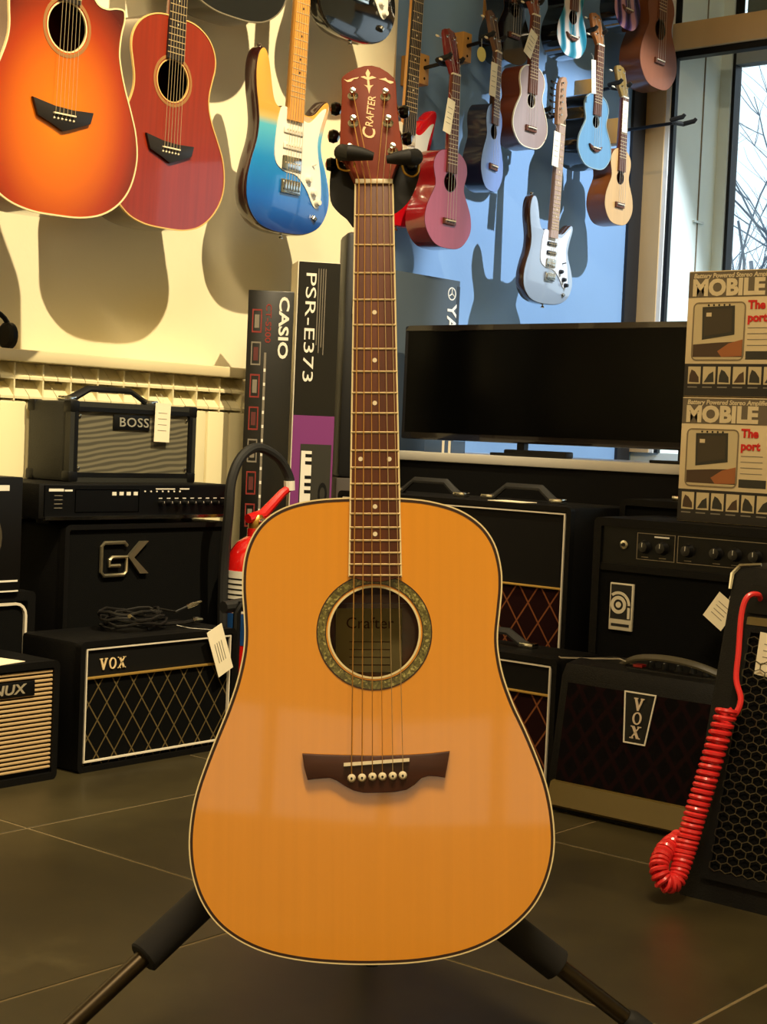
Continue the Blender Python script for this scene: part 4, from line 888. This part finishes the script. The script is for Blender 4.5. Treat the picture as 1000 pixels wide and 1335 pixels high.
B().box(-.018, -.010, -.0006, .0004, .47, .92).build('printed_strip', INK, ca_)
for k in range(24): B().box(-.0175, -.0105, -.001, .0002, .475+k*.018, .483+k*.018).build('printed_key', WHITEP, ca_) if k % 2 == 0 else None
for k in range(3): B().box(-.025, -.008, -.0006, .0004, .40-k*.06, .425-k*.06).build('printed_icon', WHITEP, ca_)
ps = thing('carton_box', 'tall PSR-E373 keyboard carton with purple lower half and piano keys print', 'box', (hx(403, 640, -2.78).x, hx(403, 640, -2.78).y, 0), math.radians(52)); ps.scale = (.70, 1, 1)
B().box(-.076, .085, 0, .11, 0, 1.168, bv=.002).build('carton', M('white_card', (224, 214, 190), .6), ps)
B().box(-.072, .085, -.001, .002, .765, 1.166).build('printed_panel', CARD, ps)
B().box(-.072, .085, -.001, .002, .05, .765).build('printed_panel', M('purple_print', (118, 46, 112), .45), ps)
ph = B().box(-.040, .078, -.0016, .001, .15, .690).build('photo_print', M('photo_dark', (40, 38, 30), .5), ps)
wk = B().box(-.036, .004, -.0022, 0, .16, .672).build('printed_keys', WHITEP, ph)
for k in range(26):
    if k % 7 in (2, 6): continue
    B().box(-.020, .004, -.0026, -.0018, .655-k*.019, .664-k*.019).build('printed_black_key', BLACK, ph)
B().loopring([(.05+.018*math.cos(a*PI/8), .56+.03*math.sin(a*PI/8)) for a in range(16)], [(.05+.010*math.cos(a*PI/8), .56+.018*math.sin(a*PI/8)) for a in range(16)], -.0022, 0).build('printed_speaker', BLACK, ph)
for k in range(5): B().box(.015, .07, -.0022, 0, .47-k*.03, .473-k*.03).build('printed_line', INK, ph)
text('lettering', 'PSR-E373', .056, WHITEP, ps, -.026, -.0014, .995, ang=-PI/2, xs=1.35)
for k, (a, b__) in enumerate(((.95, 1.15), (.93, 1.15), (.945, 1.15), (.925, 1.15))): B().box(.002+.009*k, .005+.009*k, -.0016, 0, a, b__).build('printed_line', INK, ps)
kc = thing('keyboard_case', 'tall black keyboard case with grey edge standing behind the upright guitar', 'keyboard case', (hx(460, 640, -2.82).x, hx(460, 640, -2.82).y, 0), math.radians(50))
B().box(-.045, .055, 0, .13, .60, 1.275, bv=.012).build('case_body', M('case_black', (12, 11, 12), .5), kc)
B().box(-.05, .06, -.012, .14, 0, .60, bv=.004).build('case_base', M('case_brown', (52, 42, 34), .6), kc)
B().tube([(-.005, -.006, 1.26), (-.008, -.008, 1.15), (-.014, -.008, 1.05)], [.010, .012, .010], 8).build('edge_strip', M('edge_grey', (168, 164, 156), .5), kc)
ym = thing('carton_box', 'blue grey YAMAHA carton standing against the wall behind the screen', 'box', (-2.945, 3.66, 0), R9)
B().box(-.20, .20, 0, .09, 0, 1.208, bv=.002).build('carton', M('bluegrey_card', (62, 72, 80), .6, noise=.06), ym)
B().box(.186, .1995, -.0008, .001, .05, 1.19).build('printed_edge', M('dark_bluegrey', (40, 48, 56), .6), ym)
text('lettering', 'YAMAHA', .062, WHITEP, ym, .160, -.0008, 1.005, ang=-PI/2, bold=.0012)
B().loopring([(.16+.02*math.cos(a*PI/12), 1.165+.02*math.sin(a*PI/12)) for a in range(24)], [(.16+.0165*math.cos(a*PI/12), 1.165+.0165*math.sin(a*PI/12)) for a in range(24)], -.0008, 0).build('logo_ring', WHITEP, ym)
for a in range(3):
    an = a*2*PI/3+PI/2; B().tube([(.16, -.0005, 1.165), (.16+.015*math.cos(an), -.0005, 1.165+.015*math.sin(an))], .0018, 5).build('logo_fork', WHITEP, ym)

# ---- right side, facing -Y  (rot = 0)
# desk with screen
dk = thing('desk', 'black desk with pale top carrying the wide screen', 'desk', (-2.1, 3.40, 0))
B().box(-.78, .95, 0, .52, .655, .68, bv=.003).build('desk_top', M('pale_top', (206, 200, 188), .4), dk)
B().box(-.76, .93, .01, .03, .02, .655).build('front_panel', M('desk_black', (8, 7, 6), .7, spec=.2), dk)
for x in (-.77, .92): B().box(x-.012, x+.012, .02, .5, 0, .655).build('side_panel', M('desk_black'), dk)
tv = thing('flat_screen', 'wide black flat panel screen on the desk in front of the blue wall', 'screen', (-2.36, 3.52, .68))
b = B(); b.box(-.52, .56, 0, .04, .035, .362, bv=.006); b.build('housing', M('screen_frame', (26, 18, 14), .25, coat=.6), tv)
B().box(-.505, .545, -.001, .002, .055, .345).build('screen_glass', M('screen_black', (3, 3, 3), .25, spec=.1), tv)
B().prism([(-.50, .362), (.54, .362), (.55, .347), (-.515, .347)], -.004, .01).build('top_bezel', M('screen_frame'), tv)
for x in (-.1, .4): 
    B().box(x-.06, x+.06, -.05, .10, 0, .008, bv=.002).build('foot', BLACK, tv); B().box(x-.012, x+.012, .01, .03, .006, .04).build('foot_post', BLACK, tv)
bx_ = thing('small_box', 'small blue box with white stripes on the desk under the screen', 'box', (-2.70, 3.47, .68))
B().box(-.05, .05, 0, .06, 0, .034, bv=.001).build('box_body', M('slate_blue', (62, 84, 120), .5), bx_)
for x in (.018, .04): B().box(x-.004, x+.004, -.0008, .001, 0, .034).build('stripe', WHITEP, bx_)
tagm(B().box(-.10, .10, 0, .04, 0, .018, bv=.004).build('sound_bar', BLACK), 'low black device on the desk under the screen', 'device').location = (-2.36, 3.45, .68)
# AC style amp and the small one before it
DR = diamond('diamond_brown', (28, 7, 6), (120, 70, 40), .060, .088, .045)
a1_ = vox_amp('tall black amplifier with oxblood diamond grille and gold strip behind the smaller one', (-2.26, 2.95, 0), 0, .70, .578, .25, DR, None, band=.172)
strap_handle(a1_, .135, .12, .578, .2, rise=.035); strap_handle(a1_, -.15, .12, .578, .2, rise=.035)
a2_ = vox_amp('small black amplifier with oxblood diamond grille on the floor before the tall one', (-1.975, 2.67, 0), 0, .46, .277, .17, DR, None, band=.062)
strap_handle(a2_, -.02, .1, .277, .22, rise=.03)
tg2 = tagm(B().box(-.05, .05, -.03, .03, 0, .0015).build('paper_sheet', PAPER), 'paper slip lying on top of the tall oxblood grille amplifier', 'paper'); tg2.location = (-2.10, 2.99, .579); tg2.rotation_euler = (0, 0, -.1)
wr = tagm(B().tube([(-1.76, 2.70, .28), (-1.73, 2.66, .285), (-1.66, 2.66, .292), (-1.58, 2.64, .303), (-1.55, 2.66, .29)], .0016, 5).build('thin_cable', M('grey_cable', (150, 140, 120), .5)), 'thin grey cable running between the two low amplifiers', 'cable')
b2_ = thing('amplifier_head', 'black amplifier head with strap handle and chrome caps behind the logo amplifier', 'amplifier', (-1.70, 3.14, 0))
cabinet(b2_, .40, .598, .22, .015); B().box(-.185, .185, .008, .016, .015, .583).build('grille_cloth', M('black_cloth'), b2_); strap_handle(b2_, .0, .08, .598, .17, mat=RUBBER, rise=.04)
# Ampeg
ag = thing('bass_amplifier', 'black bass amplifier with knob panel and white square a emblem', 'amplifier', (-1.515, 2.85, 0))
cabinet(ag, .54, .567, .26, .018); B().box(-.252, .252, .008, .016, .018, .455).build('grille_cloth', M('black_cloth'), ag)
B().box(-.252, .252, .003, .012, .455, .470).build('panel_sill', TOLEX, ag)
pn = B().box(-.252, .252, .006, .012, .470, .549).build('control_panel', M('head_panel'), ag)
THIN = M('thin_print', (128, 116, 92), .6)
B().ring(-.166, -.076, .484, .540, .0012, .0052, .0062).build('printed_frame', THIN, pn); B().ring(-.070, .222, .484, .540, .0012, .0052, .0062).build('printed_frame', THIN, pn)
for x in (-.196, .234):
    B().lathe((x, .006, .512), (0, -1, 0), [(.0095, 0), (.0095, .004), (.006, .005)], 14).build('input_jack', CHROME, pn); B().cyl((x, .0009, .512), (0, -1, 0), .0045, .0006, 12).build('jack_hole', BLACK, pn)
for x in (-.146, -.104, -.045, .02, .062, .106, .15): knob(ag, x, .006, .511, .0125, mat=M('knob_black', (22, 21, 20), .3))
for x in (-.146, -.104, -.045, .02, .062, .106, .15): B().box(x-.008, x+.008, .0052, .0062, .489, .4905).build('printed_line', THIN, pn)
B().box(-.125, -.09, .0052, .0062, .532, .535).build('printed_line', WHITEP, pn)
pt = B().box(-.223, -.167, .001, .008, .330, .430, bv=.001).build('emblem_plate', M('emblem_white', (206, 196, 172), .5), ag)
def disc(cx, cz, ro, ri, nm, mat, y0, a0=0, a1=2*PI, n=28):
    po = [(cx+ro*math.cos(a0+(a1-a0)*i/n), cz+ro*math.sin(a0+(a1-a0)*i/n)) for i in range(n+1)]; pi2 = [(cx+ri*math.cos(a0+(a1-a0)*i/n), cz+ri*math.sin(a0+(a1-a0)*i/n)) for i in range(n+1)]
    B().prism(po+pi2[::-1], y0-.0006, y0).build(nm, mat, pt)
EB = M('emblem_black', (14, 13, 12), .6)
B().box(-.220, -.170, .0002, .001, .354, .427).build('emblem_field', EB, pt)
EW = M('emblem_white')
ex, ez = -.2005, .384
disc(ex, ez, .0065, .0005, 'emblem_dot', EW, .0002); disc(ex, ez, .0190, .0115, 'emblem_ring', EW, .0002); disc(ex, ez, .0285, .0225, 'emblem_arc', EW, .0002, -.05*PI, .72*PI)
B().box(ex+.0225, ex+.0285, -.0004, .0002, .356, ez).build('emblem_stem', EW, pt)
B().box(-.217, -.173, .0004, .0012, .338, .344).build('emblem_bar', EB, pt)
# Mobile cartons
for k, (zb, lbl) in enumerate(((.568, 'lower of two stacked MOBILE amplifier cartons, resting on the bass amplifier'), (.831, 'upper of two stacked MOBILE amplifier cartons before the window'))):
    m2 = thing('carton_box', lbl, 'box', (-1.632, 2.93, zb), 0, 'stacked portable amplifier cartons')
    W_, H_ = .40, .261
    B().box(0, W_, 0, .20, 0, H_, bv=.0015).build('carton', M('cream_card', (206, 186, 146), .55), m2)
    tb = B().box(.001, W_-.001, -.0006, .001, .206, .259).build('printed_band', M('grey_brown_print', (96, 84, 66), .55), m2)
    text('lettering', 'Battery Powered Stereo Amplifier', .0135, M('cream_print', (206, 188, 150), .6), tb, .012, -.0008, .2505, align='LEFT', bold=.0003, shear=.15)
    text('lettering', 'MOBILE', .046, M('cream_print'), tb, .010, -.0008, .2245, align='LEFT', bold=.0022, xs=1.05)
    ph = B().ring(.014, .135, .074, .196, .003, -.0008, .0006, r=.012).build('photo_frame', M('frame_print', (120, 104, 78), .6), m2)
    B().box(.018, .131, -.0006, .0006, .078, .192).build('photo_print', M('photo_cream', (190, 172, 132), .6), m2)
    B().prism([(.036, .186), (.110, .188), (.112, .128), (.038, .118)], -.0012, 0).build('printed_amplifier', M('photo_dark'), m2)
    B().prism([(.041, .181), (.105, .182), (.106, .134), (.043, .125)], -.0016, 0).build('printed_grille', M('print_olive', (58, 48, 30), .6), m2)
    for q in range(5): B().cyl((.05+.012*q, -.0008, .1895), (0, -1, 0), .0022, .0006, 8).build('printed_knob', BLACK, m2)
    B().box(.046, .058, -.002, -.0010, .166, .174).build('printed_badge', M('cream_card'), m2)
    B().prism([(.018, .108), (.075, .112), (.131, .114), (.131, .082), (.018, .082)], -.0010, 0).build('printed_desk', M('print_brown', (66, 46, 26), .6), m2)
    B().prism([(.075, .094), (.10, .110), (.131, .118), (.131, .084), (.085, .082)], -.0014, 0).build('printed_hand', M('print_skin', (150, 88, 44), .6), m2)
    text('lettering', 'The', .024, M('red_lettering', (196, 26, 14), .6), m2, .140, -.0008, .188, align='LEFT', bold=.001)
    text('lettering', 'port', .024, M('red_lettering'), m2, .140, -.0008, .162, align='LEFT', bold=.001)
    for q in range(4): B().box(.141, .19, -.0006, .0006, .141-.012*q, .1425-.012*q).build('printed_line', INK, m2)
    B().box(.139, .2, -.0006, .0006, .077, .094).build('printed_block', M('photo_dark'), m2)
    lb_ = B().box(.001, W_-.001, -.0006, .001, .001, .068).build('printed_band', M('dark_print', (24, 19, 15), .5), m2)
    for q in range(7):
        x0 = .012+q*.033*1.0 if q < 7 else 0
        x0 = .010+q*.0345
        pq = B().box(x0, x0+.029, -.0012, 0, .026, .062).build('photo_print', M('photo_cream'), lb_)
        B().prism([(x0+.003, .030), (x0+.026, .029), (x0+.025, .040), (x0+.016, .052), (x0+.008, .056), (x0+.004, .044)] if q % 2 == 0 else [(x0+.003, .029), (x0+.026, .030), (x0+.024, .052), (x0+.014, .046)], -.0018, -.001).build('printed_figure', M('photo_dark') if q % 3 else M('print_brown'), pq)
        B().box(x0, x0+.022, -.0010, 0, .018, .0205).build('printed_line', INK, lb_)
# VOX wedge with vertical logo
vx = thing('guitar_amplifier', 'black amplifier with vertical VOX badge and olive kick lip on the floor', 'amplifier', (-1.50, 2.56, 0))
b = B(); b.prism([(0, 0), (0, .03), (.035, .262), (.05, .285), (.09, .292), (.22, .285), (.24, .26), (.24, 0)], -.185, .175, bv=.006, axis='x'); b.build('cabinet', TOLEX, vx)
sl = (.0349)/.232
def vface(pts, off):  # points on the sloped front
    return [(x, (z-.03)*sl-off, z) for x, z in pts]
b = B(); b.poly(vface([(-.165, .055), (.155, .055), (.155, .25), (-.165, .25)], .002)); b.build('grille_cloth', diamond('diamond_oxblood', (5, 2, 2), (20, 4, 4), .045, .06, .16), vx)
VG = bpy.data.objects.new('t', None)
def bend(o, off):
    for v in o.data.vertices: v.co.y += (v.co.z-.03)*sl-off
bp2 = B(); bp2.loopring([(-.035, .252), (.035, .252), (.024, .155), (-.024, .155)], [(-.032, .2495), (.032, .2495), (.0215, .1575), (-.0215, .1575)], -.002, 0)
bend(bp2.build('badge_frame', PIPE, vx), .003); bend(B().prism([(-.034, .251), (.034, .251), (.023, .156), (-.023, .156)], -.001, 0).build('badge_plate', BLACK, vx), .0025)
o_before = set(bpy.data.objects); vox_letters(vx, 0, .2035, .0235, M('logo_silver', (196, 176, 150), .4), 0, vertical=True, wd=.95)
for o in set(bpy.data.objects)-o_before: bend(o, .004)
bpy.data.objects.remove(VG)
OLV = M('olive_lip', (92, 76, 34), .5, noise=.06)
b = B(); b.prism([(-.012, .010), (-.020, .016), (-.006, .058), (.004, .060), (.004, .010)], -.172, .165, bv=.003, axis='x'); b.build('kick_lip', OLV, vx)
B().box(.155, .19, -.03, .0, .0, .02, bv=.003).build('corner_foot', OLV, vx)
tp = B(); tp.tube(crom([(-.09, .10, .288), (-.04, .08, .310), (.03, .07, .318), (.10, .07, .312), (.165, .09, .290)], 5), .008, 8, flat=.5); tp.build('handle', M('handle_olive', (60, 54, 36), .5), vx)
tpn = B().box(-.06, .165, .07, .2, .284, .2905, bv=.001).build('control_panel', BLACK, vx)
for k in range(6): knob(vx, -.02+.03*k, .10, .291, .008, axis=(0, 0, 1), h=.012)
B().box(-.052, -.032, .085, .10, .2905, .296).build('power_switch', M('switch_red', (190, 30, 30), .4), vx)
# wedge amp with wire mesh
hxm = thing('bass_amplifier', 'black wedge amplifier with hexagonal wire mesh front in which the red cable is plugged', 'amplifier', (-.965, 2.235, 0))
b = B(); b.prism([(0, 0), (.134, .515), (.142, .527), (.16, .53), (.33, .53), (.36, .5), (.36, 0)], -.245, .245, bv=.008, axis='x'); b.build('cabinet', TOLEX, hxm)
th = .134/.515
def hb(o, off=0.0):
    for v in o.data.vertices: v.co.y += v.co.z*th-off
hb(B().box(-.19, .20, -.001, .001, .045, .43).build('mesh_backing', M('black_cloth'), hxm), .002)
q = B(); s3 = .0112; dx_ = s3*math.sqrt(3)*1.0; nr = 0; seen = set()
for r_i in range(0, 32):
    for c_i in range(0, 21):
        cx = -.182+c_i*dx_+(dx_/2 if r_i % 2 else 0); cz = .058+r_i*s3*1.5*.75
        if cx > .193 or cz > .42: continue
        V6 = [(cx+s3*math.sin(PI/3*k), cz+s3*math.cos(PI/3*k)*.75) for k in range(6)]
        for k in range(6):
            a, c = V6[k], V6[(k+1) % 6]; key = tuple(sorted(((round(a[0], 3), round(a[1], 3)), (round(c[0], 3), round(c[1], 3)))))
            if key in seen: continue
            seen.add(key); q.tube([(a[0], -.006, a[1]), (c[0], -.006, c[1])], .0009, 4)
hb(q.build('wire_mesh', M('mesh_metal', (92, 86, 70), .35, .8), hxm), .003)
hb(B().ring(-.205, .215, .035, .44, .015, -.006, .002).build('mesh_frame', TOLEX, hxm), .002)
hb(B().box(-.205, .215, -.003, .001, .455, .50).build('control_panel', M('head_panel'), hxm), .001)
hb(B().box(-.20, .21, -.007, .001, .437, .449).build('olive_strip', OLV, hxm), .002)
for x in (.06, .10, .14, .18): 
    o = B().lathe((x, -.003, .478), (0, -1, 0), [(.011, 0), (.0095, .012), (.003, .013)], 14).build('knob', BLACK, hxm); hb(o)
o = B().lathe((-.022+.02, -.003, .462), (0, -1, 0), [(.009, 0), (.009, .004), (.005, .005)], 12).build('input_jack', CHROME, hxm); hb(o)
B().tube([(-.244, .128, .49), (-.244, .134, .515), (-.235, .142, .529), (-.20, .148, .5335)], [.003, .004, .004, .003], 6).build('corner_trim', CHROME, hxm)
def fr_(px, py, off):   # point on the slanted front, off metres before it
    n = Vector((0, -.515, .134)).normalized(); return hit(px, py, Vector((-.965, 2.235, 0))+n*off, n)
cbr = thing('coiled_cable', 'red coiled guitar cable hanging from the wire mesh amplifier to the floor', 'cable', fr_(985, 776, .01))
o0 = cbr.location.copy()
REDC = M('cable_red', (222, 44, 44), .35, coat=.3)
st1 = [fr_(992, 783, -.002), fr_(988, 775, .018), fr_(975, 778, .03), fr_(967, 800, .032), fr_(963, 850, .032), fr_(960, 885, .032), fr_(966, 912, .034), fr_(958, 932, .036), fr_(950, 924, .040)]
B().tube([p-o0 for p in crom([tuple(p) for p in st1], 5) and [Vector(p) for p in crom([tuple(p) for p in st1], 5)]], .0048, 8).build('cable_lead', REDC, cbr)
# coil: axis down the front, then looping back up along the floor
ax_ = [fr_(948, 925, .045), fr_(936, 965, .045), fr_(921, 1015, .045), fr_(907, 1060, .045), fr_(894, 1105, .046), fr_(888, 1128, .05)]
fl = [Vector((p.x, p.y, max(p.z, .024))) for p in [fr_(880, 1149, .06), fr_(866, 1150, .08), fr_(859, 1131, .085), fr_(867, 1109, .065), fr_(886, 1093, .03)]]
axp = [Vector(p) for p in crom([tuple(p) for p in ax_+fl], 10)]
ln = [0]
for a, c in zip(axp, axp[1:]): ln.append(ln[-1]+(c-a).length)
pts = []; ph_ = 0; N_s = 1900; upv = Vector((1, .2, 0)).normalized()
for i in range(N_s):
    s = ln[-1]*i/(N_s-1); j = max(k for k in range(len(ln)) if ln[k] <= s+1e-9); j = min(j, len(axp)-2); f_ = (s-ln[j])/(ln[j+1]-ln[j]); c = axp[j].lerp(axp[j+1], f_); d = (axp[j+1]-axp[j]).normalized()
    upv = (upv-d*upv.dot(d)).normalized(); sd = d.cross(upv)
    fr2 = s/ln[-1]; pitch = .0125 - .0045*min(1, fr2/.6)
    ph_ += (ln[-1]/(N_s-1))/pitch*2*PI
    pts.append(c+(upv*math.cos(ph_)+sd*math.sin(ph_))*(.0150-.0028*min(1, max(0, (fr2-.55)/.1)))-o0)
B().tube(pts, .0040, 6).build('cable_coil', REDC, cbr)
tg3 = price_tag(hy(950, 782, 2.79), 'cream paper tag sticking out behind the wire mesh amplifier', (.05, .06), 0, .6)
price_tag(fr_(1010, 828, .02), 'cream price tag hanging on the wire mesh front', (.05, .07), 0, .1)

hp_ = thing('headphones', 'black headphones lying on the cream wall ledge', 'headphones', hx(-14, 455, -2.975)*1.0, R9)
hp_.location.z = .882
B().tube([(.055*math.cos(a*PI/12), .0, .035+.05*math.sin(a*PI/12)) for a in range(13)], .006, 8).build('headband', BLACK, hp_)
for s_x in (-1, 1): B().lathe((s_x*.05, 0, .031), (s_x, 0, 0), [(.024, -.012), (.031, -.006), (.031, .006), (.02, .013)], 18).build('ear_cup', BLACK, hp_)
